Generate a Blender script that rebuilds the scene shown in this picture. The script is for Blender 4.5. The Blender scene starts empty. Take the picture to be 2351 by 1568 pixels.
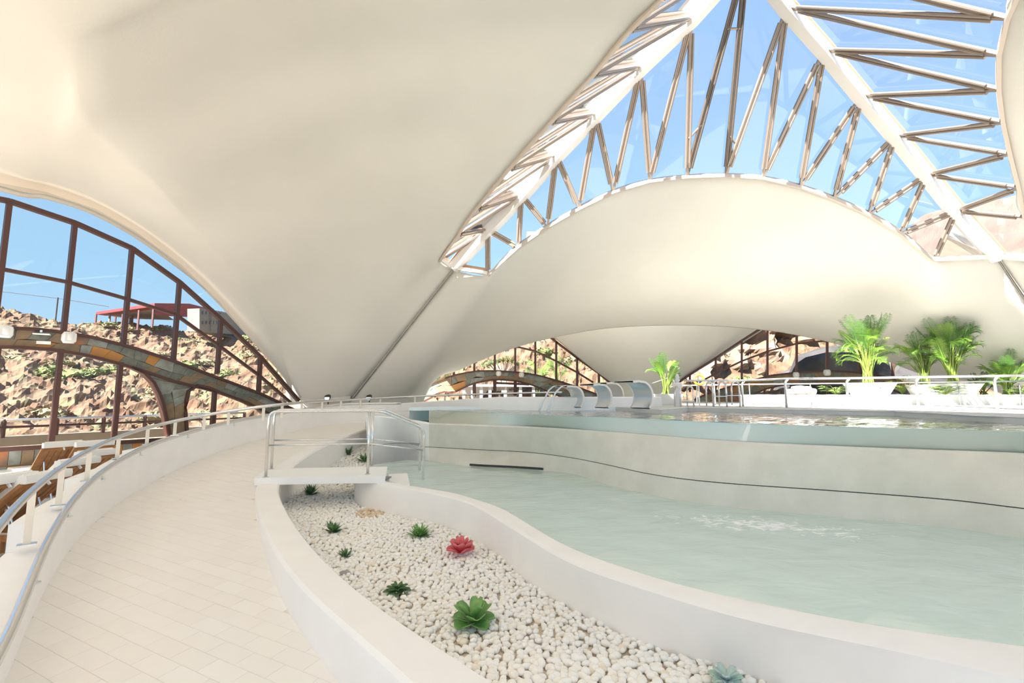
import bpy, math, random
import numpy as np
from mathutils import Vector, Matrix, noise
random.seed(7); np.random.seed(7)
S = bpy.context.scene
COL = S.collection
# ---------------------------------------------------------------- camera / light
FPX = 1100.0; PITCH = math.radians(6.4)
cd = bpy.data.cameras.new('camera'); cam = bpy.data.objects.new('camera', cd); COL.objects.link(cam)
cd.sensor_width = 36; cd.lens = FPX/2351*36; cd.clip_end = 900; cd.clip_start = .05
cam.rotation_euler = (math.radians(90)+PITCH, 0, 0); cam.location = (0, 0, 0)
S.camera = cam
w = bpy.data.worlds.new('world'); S.world = w; w.use_nodes = True
nt = w.node_tree; bg = nt.nodes['Background']
tc = nt.nodes.new('ShaderNodeTexCoord'); sx = nt.nodes.new('ShaderNodeSeparateXYZ'); rp = nt.nodes.new('ShaderNodeValToRGB')
nt.links.new(tc.outputs['Generated'], sx.inputs[0]); nt.links.new(sx.outputs['Z'], rp.inputs[0]); nt.links.new(rp.outputs[0], bg.inputs[0])
el = rp.color_ramp.elements
el[0].position = 0.0; el[0].color = (.55, .80, 1.0, 1)
el[1].position = 1.0; el[1].color = (.28, .44, .88, 1)
e = el.new(.22); e.color = (.43, .71, .98, 1)
e = el.new(.5); e.color = (.35, .56, .88, 1)
bg.inputs[1].default_value = .46
sd = bpy.data.lights.new('sun', 'SUN'); sun = bpy.data.objects.new('sun', sd); COL.objects.link(sun)
sd.energy = 11.5; sd.angle = math.radians(.6); sd.color = (1, .96, .905)
sun.rotation_euler = Vector((.50, .50, -.70)).to_track_quat('-Z', 'Y').to_euler()
S.view_settings.view_transform = 'Standard'; S.view_settings.look = 'None'; S.view_settings.gamma = 1
S.view_settings.use_curve_mapping = False; S.view_settings.exposure = 1.42
try:
    S.cycles.max_bounces = 14; S.cycles.diffuse_bounces = 8; S.cycles.transparent_max_bounces = 24; S.cycles.glossy_bounces = 4
except Exception: pass

# ---------------------------------------------------------------- survey helpers: photo sight lines met with real planes
cP, sP = math.cos(PITCH), math.sin(PITCH)
def ray(px, py):
    u = (px-1175.5)/FPX; v = (784-py)/FPX
    return np.array([u, cP-sP*v, sP+cP*v])
def W(px, py, Y): r = ray(px, py); return r*Y/r[1]
def WZ(px, py, z): r = ray(px, py); return r*z/r[2]
GY = [(-4, -1.80), (2, -1.80), (3, -1.76), (4, -1.70), (5, -1.62), (6, -1.56), (7, -1.51), (8, -1.42), (9, -1.28), (10, -1.15), (11.5, -1.02), (13, -.90), (15, -.78), (20, -.6)]
def g(Y): return float(np.interp(Y, [a for a, b in GY], [b for a, b in GY]))
def WG(px, py, dz=0):
    r = ray(px, py); Y = 6.0
    for i in range(60):
        Yn = (g(Y)+dz)/r[2]*r[1]; Y = .6*Y+.4*min(max(Yn, .5), 30)
    return r*Y/r[1]
def PLN(px, py, a, b):      # vertical plane X = a + b*Y
    r = ray(px, py); Y = a/(r[0]/r[1]-b); return r*Y/r[1]
def lerp(a, b, t): return np.asarray(a)*(1-t)+np.asarray(b)*t
def spline(P, n):           # catmull-rom, n samples per span
    P = [np.asarray(p, float) for p in P]; Q = [2*P[0]-P[1]]+P+[2*P[-1]-P[-2]]; o = []
    for i in range(1, len(Q)-2):
        for k in range(n):
            t = k/n; p0, p1, p2, p3 = Q[i-1:i+3]
            o.append(.5*((2*p1)+(-p0+p2)*t+(2*p0-5*p1+4*p2-p3)*t*t+(-p0+3*p1-3*p2+p3)*t**3))
    o.append(P[-1]); return o
def resample(P, n):
    P = np.array(P); d = np.r_[0, np.cumsum(np.linalg.norm(np.diff(P, axis=0), axis=1))]
    t = np.linspace(0, d[-1], n); return [np.array([np.interp(a, d, P[:, k]) for k in range(P.shape[1])]) for a in t]

# ---------------------------------------------------------------- mesh helpers
class MB:
    def __init__(s): s.v = []; s.f = []
    def add(s, v, f):
        n = len(s.v); s.v += [tuple(map(float, p)) for p in v]; s.f += [tuple(i+n for i in q) for q in f]; return s
    def box(s, c, d, rz=0, M=None):
        c = np.array(c, float); h = np.array(d)/2; vs = []
        for z in (-1, 1):
            for y in (-1, 1):
                for x in (-1, 1):
                    p = np.array([x*h[0], y*h[1], z*h[2]])
                    if M is not None: p = M@p
                    elif rz: p = np.array([p[0]*math.cos(rz)-p[1]*math.sin(rz), p[0]*math.sin(rz)+p[1]*math.cos(rz), p[2]])
                    vs.append(c+p)
        return s.add(vs, [(0, 2, 3, 1), (4, 5, 7, 6), (0, 1, 5, 4), (2, 6, 7, 3), (0, 4, 6, 2), (1, 3, 7, 5)])
    def sweep(s, path, sec, up=(0, 0, 1), closed=False, cap=True):   # sec: list of (side, up) offsets
        P = [np.asarray(p, float) for p in path]; up = np.array(up, float); n = len(sec); vs = []; fs = []
        for i, p in enumerate(P):
            a = P[max(i-1, 0)]; b = P[min(i+1, len(P)-1)]; t = b-a; t /= (np.linalg.norm(t)+1e-9)
            sd_ = np.cross(t, up)
            if np.linalg.norm(sd_) < 1e-3: sd_ = np.cross(t, (0, 1, 0))
            sd_ /= np.linalg.norm(sd_); u2 = np.cross(sd_, t)
            vs += [p+sd_*q[0]+u2*q[1] for q in sec]
        for i in range(len(P)-1):
            for k in range(n):
                k2 = (k+1) % n; fs.append((i*n+k, i*n+k2, (i+1)*n+k2, (i+1)*n+k))
        if cap: fs.append(tuple(range(n))[::-1]); fs.append(tuple((len(P)-1)*n+k for k in range(n)))
        return s.add(vs, fs)
    def tube(s, path, r, n=10):
        P = [np.asarray(p, float) for p in path]; vs = []; fs = []; ref = None
        for i, p in enumerate(P):
            a = P[max(i-1, 0)]; b = P[min(i+1, len(P)-1)]; t = b-a; t /= (np.linalg.norm(t)+1e-9)
            if ref is None:
                ref = np.cross(t, (0, 0, 1))
                if np.linalg.norm(ref) < .1: ref = np.cross(t, (0, 1, 0))
            ref = ref-t*ref.dot(t); ref /= np.linalg.norm(ref); q = np.cross(t, ref)
            rr = r if np.isscalar(r) else r[i]
            vs += [p+rr*(math.cos(6.28319*k/n)*ref+math.sin(6.28319*k/n)*q) for k in range(n)]
        for i in range(len(P)-1):
            for k in range(n):
                k2 = (k+1) % n; fs.append((i*n+k, i*n+k2, (i+1)*n+k2, (i+1)*n+k))
        fs.append(tuple(range(n))[::-1]); fs.append(tuple((len(P)-1)*n+k for k in range(n)))
        return s.add(vs, fs)
    def lathe(s, c, prof, n=20):
        vs = []; fs = []
        for r, z in prof: vs += [(c[0]+r*math.cos(6.28319*k/n), c[1]+r*math.sin(6.28319*k/n), c[2]+z) for k in range(n)]
        for i in range(len(prof)-1):
            for k in range(n):
                k2 = (k+1) % n; fs.append((i*n+k, i*n+k2, (i+1)*n+k2, (i+1)*n+k))
        fs.append(tuple(range(n))[::-1]); fs.append(tuple((len(prof)-1)*n+k for k in range(n)))
        return s.add(vs, fs)
    def loft(s, rows, closed=False):
        m = len(rows[0]); vs = [p for r in rows for p in r]; fs = []
        for i in range(len(rows)-1):
            for k in range(m-1 if not closed else m):
                k2 = (k+1) % m; fs.append((i*m+k, i*m+k2, (i+1)*m+k2, (i+1)*m+k))
        return s.add(vs, fs)
    def prism(s, poly, dz0, dz1):     # poly xy(+z) extruded between two heights
        n = len(poly); vs = [(p[0], p[1], dz0) for p in poly]+[(p[0], p[1], dz1) for p in poly]
        fs = [tuple(range(n))[::-1], tuple(range(n, 2*n))]+[(k, (k+1) % n, n+(k+1) % n, n+k) for k in range(n)]
        return s.add(vs, fs)
    def slab(s, poly, off):           # planar/any polygon given thickness along off
        n = len(poly); o = np.array(off); vs = [np.array(p) for p in poly]+[np.array(p)+o for p in poly]
        fs = [tuple(range(n))[::-1], tuple(range(n, 2*n))]+[(k, (k+1) % n, n+(k+1) % n, n+k) for k in range(n)]
        return s.add(vs, fs)
    def mesh(s, name, smooth=False):
        me = bpy.data.meshes.new(name); me.from_pydata(s.v, [], s.f); me.update()
        if smooth is True: me.polygons.foreach_set('use_smooth', [True]*len(me.polygons))
        elif smooth: me.polygons.foreach_set('use_smooth', [True]*len(me.polygons)); me.set_sharp_from_angle(angle=math.radians(smooth))
        return me
def obj(name, mb, mat, parent=None, smooth=False, **kw):
    me = mb.mesh(name, smooth) if isinstance(mb, MB) else mb
    if mat and not me.materials: me.materials.append(mat)
    o = bpy.data.objects.new(name, me); COL.objects.link(o)
    if parent is not None:
        o.parent = parent
        if not kw.pop('local', False): o.location = -parent.location
    for k, v in kw.items():
        if k != 'local': o[k] = v
    return o
def thing(name, label, cat, loc, rz=0, group=None):
    o = bpy.data.objects.new(name, None); COL.objects.link(o); o.empty_display_size = .1
    o.location = tuple(map(float, loc)); o.rotation_euler = (0, 0, rz); o['label'] = label; o['category'] = cat
    if group: o['group'] = group
    return o
def tag(o, label, cat, group=None):
    o['label'] = label; o['category'] = cat
    if group: o['group'] = group
    return o
def struct(o): o['kind'] = 'structure'; return o
def sroot(name, loc=(0, 0, 0)):
    o = bpy.data.objects.new(name, None); COL.objects.link(o); o.location = loc; o['kind'] = 'structure'; return o
def dup(root, loc=None, rz=None, label=None):
    r = root.copy(); COL.objects.link(r)
    if loc is not None: r.location = tuple(map(float, loc))
    if rz is not None: r.rotation_euler = (0, 0, rz)
    if label: r['label'] = label
    for ch in list(root.children):
        c = ch.copy(); COL.objects.link(c); c.parent = r
        for q in list(ch.children):
            d = q.copy(); COL.objects.link(d); d.parent = c
    return r

# ---------------------------------------------------------------- materials
def M(name, col, rough=.6, metal=0, noise_=0, scale=4, bump=0, bscale=30, col2=None, spec=.5, detail=4, trans=0):
    m = bpy.data.materials.new(name); m.use_nodes = True; t = m.node_tree; b = t.nodes['Principled BSDF']
    b.inputs['Base Color'].default_value = (*col, 1); b.inputs['Roughness'].default_value = rough; b.inputs['Metallic'].default_value = metal
    b.inputs['Specular IOR Level'].default_value = spec
    tx = t.nodes.new('ShaderNodeTexCoord')
    if col2 or noise_:
        n = t.nodes.new('ShaderNodeTexNoise'); n.inputs['Scale'].default_value = scale; n.inputs['Detail'].default_value = detail
        t.links.new(tx.outputs['Object'], n.inputs['Vector'])
        r = t.nodes.new('ShaderNodeValToRGB'); r.color_ramp.elements[0].position = .35; r.color_ramp.elements[1].position = .65
        c2 = col2 or tuple(max(0, c*(1-noise_)) for c in col)
        r.color_ramp.elements[0].color = (*c2, 1); r.color_ramp.elements[1].color = (*col, 1)
        t.links.new(n.outputs[0], r.inputs[0]); t.links.new(r.outputs[0], b.inputs['Base Color'])
    if bump:
        n = t.nodes.new('ShaderNodeTexNoise'); n.inputs['Scale'].default_value = bscale; n.inputs['Detail'].default_value = 6
        t.links.new(tx.outputs['Object'], n.inputs['Vector'])
        q = t.nodes.new('ShaderNodeBump'); q.inputs['Strength'].default_value = bump; q.inputs['Distance'].default_value = .02
        t.links.new(n.outputs[0], q.inputs['Height']); t.links.new(q.outputs[0], b.inputs['Normal'])
    return m
def glassmat(name, tint, refl=1.0, ior=1.45):
    m = bpy.data.materials.new(name); m.use_nodes = True; t = m.node_tree; t.nodes.clear()
    o = t.nodes.new('ShaderNodeOutputMaterial'); mx = t.nodes.new('ShaderNodeMixShader'); tr = t.nodes.new('ShaderNodeBsdfTransparent')
    gl = t.nodes.new('ShaderNodeBsdfGlossy'); fr = t.nodes.new('ShaderNodeFresnel'); fr.inputs[0].default_value = ior
    tr.inputs[0].default_value = (*tint, 1); gl.inputs['Roughness'].default_value = .02; gl.inputs[0].default_value = (refl, refl, refl, 1)
    t.links.new(fr.outputs[0], mx.inputs[0]); t.links.new(tr.outputs[0], mx.inputs[1]); t.links.new(gl.outputs[0], mx.inputs[2]); t.links.new(mx.outputs[0], o.inputs[0])
    return m
def watermat(name, tint, scale, strength, body=(.62, .82, .78), turb=.25, foam=None):
    m = bpy.data.materials.new(name); m.use_nodes = True; t = m.node_tree; t.nodes.clear(); N = t.nodes.new; L = t.links.new
    o = N('ShaderNodeOutputMaterial'); tr = N('ShaderNodeBsdfTransparent'); tr.inputs[0].default_value = (*tint, 1)
    df = N('ShaderNodeBsdfDiffuse'); df.inputs[0].default_value = (*body, 1); mb = N('ShaderNodeMixShader'); mb.inputs[0].default_value = turb
    L(tr.outputs[0], mb.inputs[1]); L(df.outputs[0], mb.inputs[2])
    tx = N('ShaderNodeTexCoord'); n1 = N('ShaderNodeTexNoise'); n1.inputs['Scale'].default_value = scale; n1.inputs['Detail'].default_value = 3; n1.inputs['Distortion'].default_value = .6
    mp = N('ShaderNodeMapping'); mp.inputs['Scale'].default_value = (1, 1.6, 1); L(tx.outputs['Object'], mp.inputs[0]); L(mp.outputs[0], n1.inputs['Vector'])
    bp = N('ShaderNodeBump'); bp.inputs['Strength'].default_value = strength; bp.inputs['Distance'].default_value = .06; L(n1.outputs[0], bp.inputs['Height'])
    gl = N('ShaderNodeBsdfGlossy'); gl.inputs['Roughness'].default_value = .03; fr = N('ShaderNodeFresnel'); fr.inputs[0].default_value = 1.33
    L(bp.outputs[0], gl.inputs['Normal']); L(bp.outputs[0], fr.inputs['Normal'])
    mx = N('ShaderNodeMixShader'); L(fr.outputs[0], mx.inputs[0]); L(mb.outputs[0], mx.inputs[1]); L(gl.outputs[0], mx.inputs[2])
    last = mx
    if foam:   # froth on the water where jets break the surface: (centre, radii)
        mm = N('ShaderNodeMapping'); (cx, cy), (rx, ry), rot = foam
        mm.vector_type = 'TEXTURE'; mm.inputs['Location'].default_value = (cx, cy, 0); mm.inputs['Rotation'].default_value = (0, 0, rot); mm.inputs['Scale'].default_value = (rx, ry, 100)
        L(tx.outputs['Object'], mm.inputs[0]); ln = N('ShaderNodeVectorMath'); ln.operation = 'LENGTH'; L(mm.outputs[0], ln.inputs[0])
        n2 = N('ShaderNodeTexNoise'); n2.inputs['Scale'].default_value = 7; n2.inputs['Detail'].default_value = 6; n2.inputs['Distortion'].default_value = 1.2; L(mp.outputs[0], n2.inputs['Vector'])
        a = N('ShaderNodeMath'); a.operation = 'MULTIPLY_ADD'; a.inputs[1].default_value = -.28; a.inputs[2].default_value = .18; L(ln.outputs['Value'], a.inputs[0])
        c = N('ShaderNodeMath'); c.operation = 'ADD'; L(a.outputs[0], c.inputs[0]); L(n2.outputs[0], c.inputs[1])
        r = N('ShaderNodeValToRGB'); r.color_ramp.elements[0].position = .54; r.color_ramp.elements[1].position = .68; L(c.outputs[0], r.inputs[0])
        fd = N('ShaderNodeBsdfDiffuse'); fd.inputs[0].default_value = (.93, .96, .95, 1); m2 = N('ShaderNodeMixShader')
        L(r.outputs[0], m2.inputs[0]); L(mx.outputs[0], m2.inputs[1]); L(fd.outputs[0], m2.inputs[2]); last = m2
    L(last.outputs[0], o.inputs[0]); return m
def attrmat(name, cols, rough=.6, attr='tone', bump=0):
    m = bpy.data.materials.new(name); m.use_nodes = True; t = m.node_tree; b = t.nodes['Principled BSDF']; b.inputs['Roughness'].default_value = rough
    a = t.nodes.new('ShaderNodeAttribute'); a.attribute_name = attr; r = t.nodes.new('ShaderNodeValToRGB'); els = r.color_ramp.elements
    for i, (p, c) in enumerate(cols):
        q = els[i] if i < 2 else els.new(p); q.position = p; q.color = (*c, 1)
    t.links.new(a.outputs['Fac'], r.inputs[0]); t.links.new(r.outputs[0], b.inputs['Base Color'])
    return m
def set_tone(me, vals, name='tone'):
    at = me.attributes.new(name, 'FLOAT', 'POINT'); at.data.foreach_set('value', vals)

plaster = M('shell_plaster', (.71, .69, .625), .85, noise_=.05, scale=.5, bump=.12, bscale=18)
wallw = M('white_render', (.93, .925, .91), .8, noise_=.03, scale=2, bump=.05)
pinkish = M('coping_render', (.93, .90, .87), .7, noise_=.03, scale=3)
concrete = M('pool_wall_concrete', (.78, .75, .67), .85, col2=(.71, .68, .60), scale=3, bump=.35, bscale=160, detail=8)
grout = M('tile_grout', (.80, .71, .63), .8)
tilem = attrmat('ramp_tile', [(0, (.885, .84, .79)), (1, (.905, .865, .82))], .5)
steel = M('stainless_steel', (.78, .77, .76), .22, 1)
steelb = M('brushed_steel', (.72, .74, .75), .3, 1)
bronze = M('brown_frame', (.085, .035, .028), .45, .2)
strutm = M('anodised_strut', (.34, .28, .23), .38, .6)
beamm = M('skylight_beam_paint', (.86, .82, .76), .5)
copper = M('copper_flashing', (.62, .36, .22), .5, .4)
glass = glassmat('clear_pane', (.97, .98, 1.0), .7)
glassw = glassmat('window_pane', (.76, .79, .80), .7)
glassp = glassmat('pool_glass', (.96, .99, .985), .8)
deckm = M('deck_stone', (.62, .60, .56), .6, noise_=.04)
whitep = M('white_paint', (.82, .82, .80), .5)
cream = M('cream_paint', (.38, .33, .25), .7, noise_=.06)
teak = M('teak', (.50, .24, .09), .55, col2=(.36, .16, .06), scale=9)
cushion = M('white_cushion', (.86, .84, .80), .9, bump=.1)
cushg = M('grey_cushion', (.42, .44, .52), .9)
seamm = M('shell_joint', (.38, .36, .33), .8)
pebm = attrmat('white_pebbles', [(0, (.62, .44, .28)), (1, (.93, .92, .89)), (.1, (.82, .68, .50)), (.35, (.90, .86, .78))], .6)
postm = M('rail_post_cream', (.74, .66, .55), .35, .3)
dark = M('dark_slot', (.05, .045, .04), .7)

# ================================================================= ROOF SHELLS
SC = 4.0/3.5
Lt = WZ(1040, 615, 4.0); Rt = WZ(2290, 590, 4.0)
LR = (Rt-Lt)[:2]; nn = np.array([LR[1], -LR[0]]); nn /= np.linalg.norm(nn); mid = (Lt+Rt)[:2]/2
apr = ray(1715, -100); kx = apr[0]/apr[1]; dd = (mid[0]-kx*mid[1])/(kx*nn[1]-nn[0]); Cxy = mid+dd*nn
def on_plan(px, py, A, B):     # sight line met with the vertical plane through A and B
    r = ray(px, py); d = np.array(B)[:2]-np.array(A)[:2]; n = np.array([-d[1], d[0]]); s = n.dot(np.array(A)[:2])/n.dot(r[:2]); return r*s
arch_px = [(1120, 632), (1190, 568), (1257, 522), (1330, 480), (1408, 442), (1492, 417), (1578, 407), (1667, 404), (1752, 410), (1838, 430), (1915, 457), (1995, 493), (2068, 537), (2143, 600)]
ARCH = []
for i, a in enumerate(arch_px):
    t = i/13; ARCH.append(W(*a, SC*((1-t)*12.6+t*11.8-(3.0*t*(1-t)))))
ledge = [(1010, 598, 12.7), (1050, 541, 11.9), (1088, 486, 11.2), (1165, 392, 10.0), (1262, 283, 8.8), (1360, 174, 7.7), (1447, 68, 6.8), (1520, -4, 6.1)]
LE = [W(a, b, SC*c) for a, b, c in ledge]
redge = [(2352, 500, 10.2), (2339, 432, 9.6), (2319, 355, 9.0), (2303, 283, 8.4), (2293, 208, 7.9), (2293, 128, 7.4), (2312, 45, 6.8), (2338, -15, 6.3)]
RE = [W(a, b, SC*c) for a, b, c in redge]
REp = np.array([15.3, 12.9, 3.6])
Atip = W(805, 919, 16.8)
Btip = Rt+np.array([.94, .34, -.98])*4.4
Mt = np.array([5.4, 2.1, 4.0])
def shell(rows_ctrl, n_u, n_v, name, parent, sharp=None, flip=False):
    """rows_ctrl: columns, each a list of control points from inner edge to outer edge"""
    rows = [spline([c[k] for c in rows_ctrl], n_u) for k in range(len(rows_ctrl[0]))]
    grid = []
    for j in range(len(rows[0])):
        ctrl = [r[j] for r in rows]
        if sharp is None: pts = spline(ctrl, n_v)
        else: pts = spline(ctrl[:sharp+1], n_v)[:-1]+spline(ctrl[sharp:], n_v)
        grid.append(pts)
    mb = MB().loft(grid)
    o = obj(name, mb, plaster, parent, smooth=True)
    nz_ = sum(p.normal.z*p.area for p in o.data.polygons)
    md = o.modifiers.new('thick', 'SOLIDIFY'); md.thickness = .14; md.offset = 1 if nz_ > 0 else -1
    return o, grid
ceiling = sroot('ceiling')
def mid3(a, b, t=.5, dz=0): p = lerp(a, b, t); p[2] += dz; return p
# --- back shell
o_px = [(805, 919, 16.8), (920, 917, 17.2), (1000, 868, 17.9), (1060, 838, 18.5), (1120, 812, 18.9), (1180, 790, 19.3), (1260, 768, 19.7), (1380, 746, 20.1), (1500, 738, 20.4), (1640, 739, 20.4), (1750, 748, 20.2), (1830, 760, 19.9), (1930, 782, 19.4), (2030, 815, 18.8), (2130, 852, 18.0), (2300, 892, 17.0)]
inner = [WZ(1040, 620, 3.95)]+ARCH[:14]+[W(2200, 598, 13.55)]
cols = []
for i, (a, b) in enumerate(zip(inner, [W(*q) for q in o_px])):
    s = -.0 if i < 2 else -.25*math.sin(math.pi*i/16)
    c = [a, mid3(a, b, .33, s), mid3(a, b, .66, s), b]
    if i < 2: c.append(b+np.array([-.1, .3, -1.9]))
    else: c.append(b+(b-a)/np.linalg.norm(b-a)*.35+np.array([0, .05, .0]))
    cols.append(c)
cols.append([Rt, mid3(Rt, Btip, .33), mid3(Rt, Btip, .66), Btip, Btip+np.array([.1, .1, -1.6])])
backshell, _ = shell(cols, 5, 6, 'roof_shell', ceiling, sharp=3)
backshell['label'] = 'cream shell rising to the scalloped arch below the skylight'
# --- left shell
def LO(px, py, a): return PLN(px, py, a, .631)
lc = []
lc.append([WZ(1040, 620, 3.95), None, Atip, Atip])
lc.append([LE[0], None, W(692, 918, 16.35), LO(688, 922, -17.6)])
lc.append([LE[1], None, W(645, 800, 15.6), LO(655, 872, -17.65)])
lc.append([LE[2], None, W(592, 702, 14.3), LO(600, 805, -17.75)])
lc.append([LE[3], None, W(524, 605, 12.6), LO(508, 702, -18.0)])
lc.append([LE[4], None, W(440, 508, 11.0), LO(430, 626, -18.2)])
lc.append([LE[5], None, W(350, 408, 9.2), LO(330, 548, -18.4)])
lc.append([LE[6], None, W(250, 312, 7.9), LO(220, 485, -18.5)])
lc.append([LE[7], None, W(187, 235, 6.9), LO(110, 447, -18.6)])
lc.append([np.array([3.6, 4.7, 5.9]), None, W(176, 120, 5.9), LO(0, 425, -18.7)])
lc.append([np.array([4.6, 3.2, 5.2]), None, W(175, 0, 5.1), np.array([-13.2, 7.0, 5.0])])
lc.append([Mt, None, np.array([-4.6, 2.6, 4.8]), np.array([-14.6, 2, 4.8])])
lc.append([Mt+np.array([.2, -1, -1]), None, np.array([-3., -.5, 4.8]), np.array([-13, -4, 4.6])])
lc.append([Mt+np.array([.4, -2.4, -1.0]), None, np.array([-.5, -4.0, 4.7]), np.array([-11.5, -8, 4.5])])  # unseen end column, added to keep direct sun off the foreground
for i, c in enumerate(lc):
    a, b = c[0], c[2]; bz = 0 if i == 0 else min(.55, .12*i)*(1 if i < 11 else .3)
    c[1] = mid3(a, b, .5, bz)
    c.insert(1, mid3(a, b, .25, bz*.8)); c.insert(3, mid3(a, b, .75, bz*.6))
    c.insert(5, mid3(c[4], c[5], .5, .08 if 1 < i < 11 else 0))
    if i == 0: c.append(c[-1]+np.array([-.1, .3, -1.9]))
    elif i == 1: c.append(c[-1]+np.array([-.1, .3, -1.9]))
    else: c.append(c[-1]+np.array([-.12, .08, .10]))
leftshell, _ = shell(lc, 5, 5, 'roof_shell', ceiling, sharp=4, flip=True)
leftshell['label'] = 'broad cream shell over the ramp with a soft crease'
# --- right shell
rc = [[Rt, mid3(Rt, Btip, .5), Btip, Btip+np.array([.1, .1, -1.6])],
      [REp, None, np.array([18.9, 14.6, -.5]), np.array([19, 14.7, -1.8])]]
ro = [np.array([19.6, 13.4, 1.6]), np.array([20.3, 12, 3.0]), np.array([20.8, 10.5, 4.0]), np.array([21, 9, 4.6]), np.array([21, 7, 4.9]), np.array([20.8, 5, 5]), np.array([20.4, 3, 5]), np.array([19.6, 1, 4.8])]
for a, b in zip(RE, ro): rc.append([a, None, b, b+np.array([.4, -.1, .15])])
rc.append([np.array([6.9, 4.4, 5.6]), None, np.array([17.5, -2, 4.2]), np.array([17.8, -2.2, 4.3])])
rc.append([np.array([6.1, 3.0, 5.0]), None, np.array([13, -5, 2.4]), np.array([13, -5.3, 2.4])])
rc.append([Mt+np.array([.2, 0, 0]), None, np.array([6.0, -3, -2]), np.array([6, -3.2, -2.4])])
for i, c in enumerate(rc):
    if c[1] is None: c[1] = mid3(c[0], c[2], .5, .5 if 1 < i < 11 else 0)
rightshell, _ = shell(rc, 5, 6, 'roof_shell', ceiling, sharp=2)
rightshell['label'] = 'cream shell edge at the right of the skylight'
# --- inner rear shell hanging between the two rear windows (foot behind the cannons)
tcol = []
for (tx_, ty_, tY, bx, by, bY) in [(1190, 700, 22.6, 1408, 884, 23.0), (1262, 700, 22.0, 1425, 886, 22.8), (1380, 690, 21.4, 1445, 888, 22.6), (1500, 680, 21.2, 1470, 889, 22.5), (1620, 690, 21.4, 1495, 889, 22.6), (1720, 700, 22.0, 1520, 888, 22.8), (1830, 700, 22.6, 1548, 884, 23.0)]:
    a = W(tx_, ty_, tY); b = W(bx, by, bY); up_ = np.array([a[0]*.86+.3, 17.2, 5.9]); tcol.append([up_, mid3(up_, a, .5, .2), a, mid3(a, b, .5, -.12), b, b+np.array([0, 0, -1.2])])  # up_: hidden extension, added to close a sun gap above the funnel
sh4, _ = shell(tcol, 6, 6, 'roof_shell', ceiling, sharp=4); 
for rng in ((2, 8), (9, 14)):  # unseen roof strips, added to block sun on the rear window arches
    cs = []
    for k_, (x_, y_, Y_) in enumerate(o_px[rng[0]:rng[1]]):
        q_ = min(k_ if rng[0] == 2 else 4, 2)/2; r_ = ray(x_, y_); a_ = r_*(Y_-.1-.7*q_)/r_[1]+np.array([0, 0, .30+.65*q_]); b_2 = r_*22.2/r_[1]+np.array([0, 0, .55]); c_ = r_*25.2/r_[1]+np.array([0, 0, .35]); cs.append([a_, b_2, c_])
    shell(cs, 4, 4, 'roof_shell', ceiling)
sh4['label'] = 'funnel shaped inner shell between the two rear windows'
# joints between shells
def seam(A, B, name='joint_strip'):
    P = [lerp(A, B, t) for t in np.linspace(0, 1, 6)]
    mb = MB()
    for o_ in (-.018, .018): mb.sweep([p+np.array([0, -.02, -.03]) for p in P], [(o_-.008, -.02), (o_+.008, -.02), (o_+.008, .02), (o_-.008, .02)])
    return obj(name, mb, seamm, ceiling, label='grey joint line running down between two shells')
seam(WZ(1040, 620, 3.93), Atip); seam(Rt, Btip)

# ================================================================= SKYLIGHT
sky = sroot('window_1'); sky['label'] = 'faceted glass skylight with white ridge beams and double strut ribs'
jl = [(1120, 528), (1197, 448), (1277, 357), (1368, 262), (1472, 153), (1588, 42)]
jr = [(1806, 18), (1892, 115), (1978, 220), (2056, 312), (2128, 402), (2195, 485)]
Cap = np.array([Cxy[0], Cxy[1], 0])
JL = [on_plan(a, b, Lt, Cap) for a, b in jl]; JR = [on_plan(a, b, Rt, Cap) for a, b in jr][::-1]   # JR[0] lowest
apex = on_plan(1715, -100, Lt, Cap)
def beam(pts):
    mb = MB().sweep(pts, [(-.13, -.20), (.13, -.20), (.13, .14), (-.13, .14)])
    obj('ridge_beam', mb, beamm, sky, label='white painted ridge beam')
    mb = MB().sweep(pts, [(-.17, .14), (.17, .14), (.17, .17), (-.17, .17)]); obj('beam_cap', mb, copper, sky)
beam([Lt]+JL+[apex]); beam([Rt]+JR+[apex])
beam([apex, np.array([5.6, 5.5, 7.8]), Mt+np.array([.1, .1, .1])])
def strut(a, b, nrm):
    a = np.array(a); b = np.array(b); d = b-a; L_ = np.linalg.norm(d); d /= L_
    s_ = np.cross(d, nrm); s_ /= np.linalg.norm(s_); mb = MB()
    a2 = a+d*min(.25, L_*.12); b2 = b-d*min(.35, L_*.12)
    for o_ in (-.05, .05): mb.tube([a2+s_*o_, b2+s_*o_], .036, 8)
    mb.sweep([a+nrm*.03, b+nrm*.03], [(-.03, -.035), (.03, -.035), (.03, .035), (-.03, .035)], up=nrm)
    return obj('strut', mb, strutm, sky, smooth=40)
def pane(P, nrm, off=.09):
    c = sum(P)/len(P); P = [lerp(p, c, .012)+nrm*off for p in P]
    obj('pane', MB().add(P, [tuple(range(len(P)))]), glass, sky)
def facet(J, N, tipN, center):
    """J joints on the beam, N nodes on the shell edge (len J+1); tipN tip pts"""
    for i, j in enumerate(J):
        n = np.cross(N[i]-j, N[i+1]-j); n /= np.linalg.norm(n)
        if n[2] < 0: n = -n
        strut(N[i], j, n); strut(N[i+1], j, n); pane([j, N[i], N[i+1]], n)
        if i+1 < len(J):
            n2 = np.cross(J[i+1]-j, N[i+1]-j); n2 /= np.linalg.norm(n2)
            if n2[2] < 0: n2 = -n2
            pane([j, N[i+1], J[i+1]], n2)
    n = np.array([0, 0, 1.]); pane([tipN, N[0], J[0]], n, .02)
facet(JL+[apex], ARCH[:8], Lt, None)
facet(JR+[apex], ARCH[::-1][:8], Rt, None)
facet(JL+[apex], LE+[], Lt, None)
facet(JR+[apex], RE+[], Rt, None)
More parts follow.
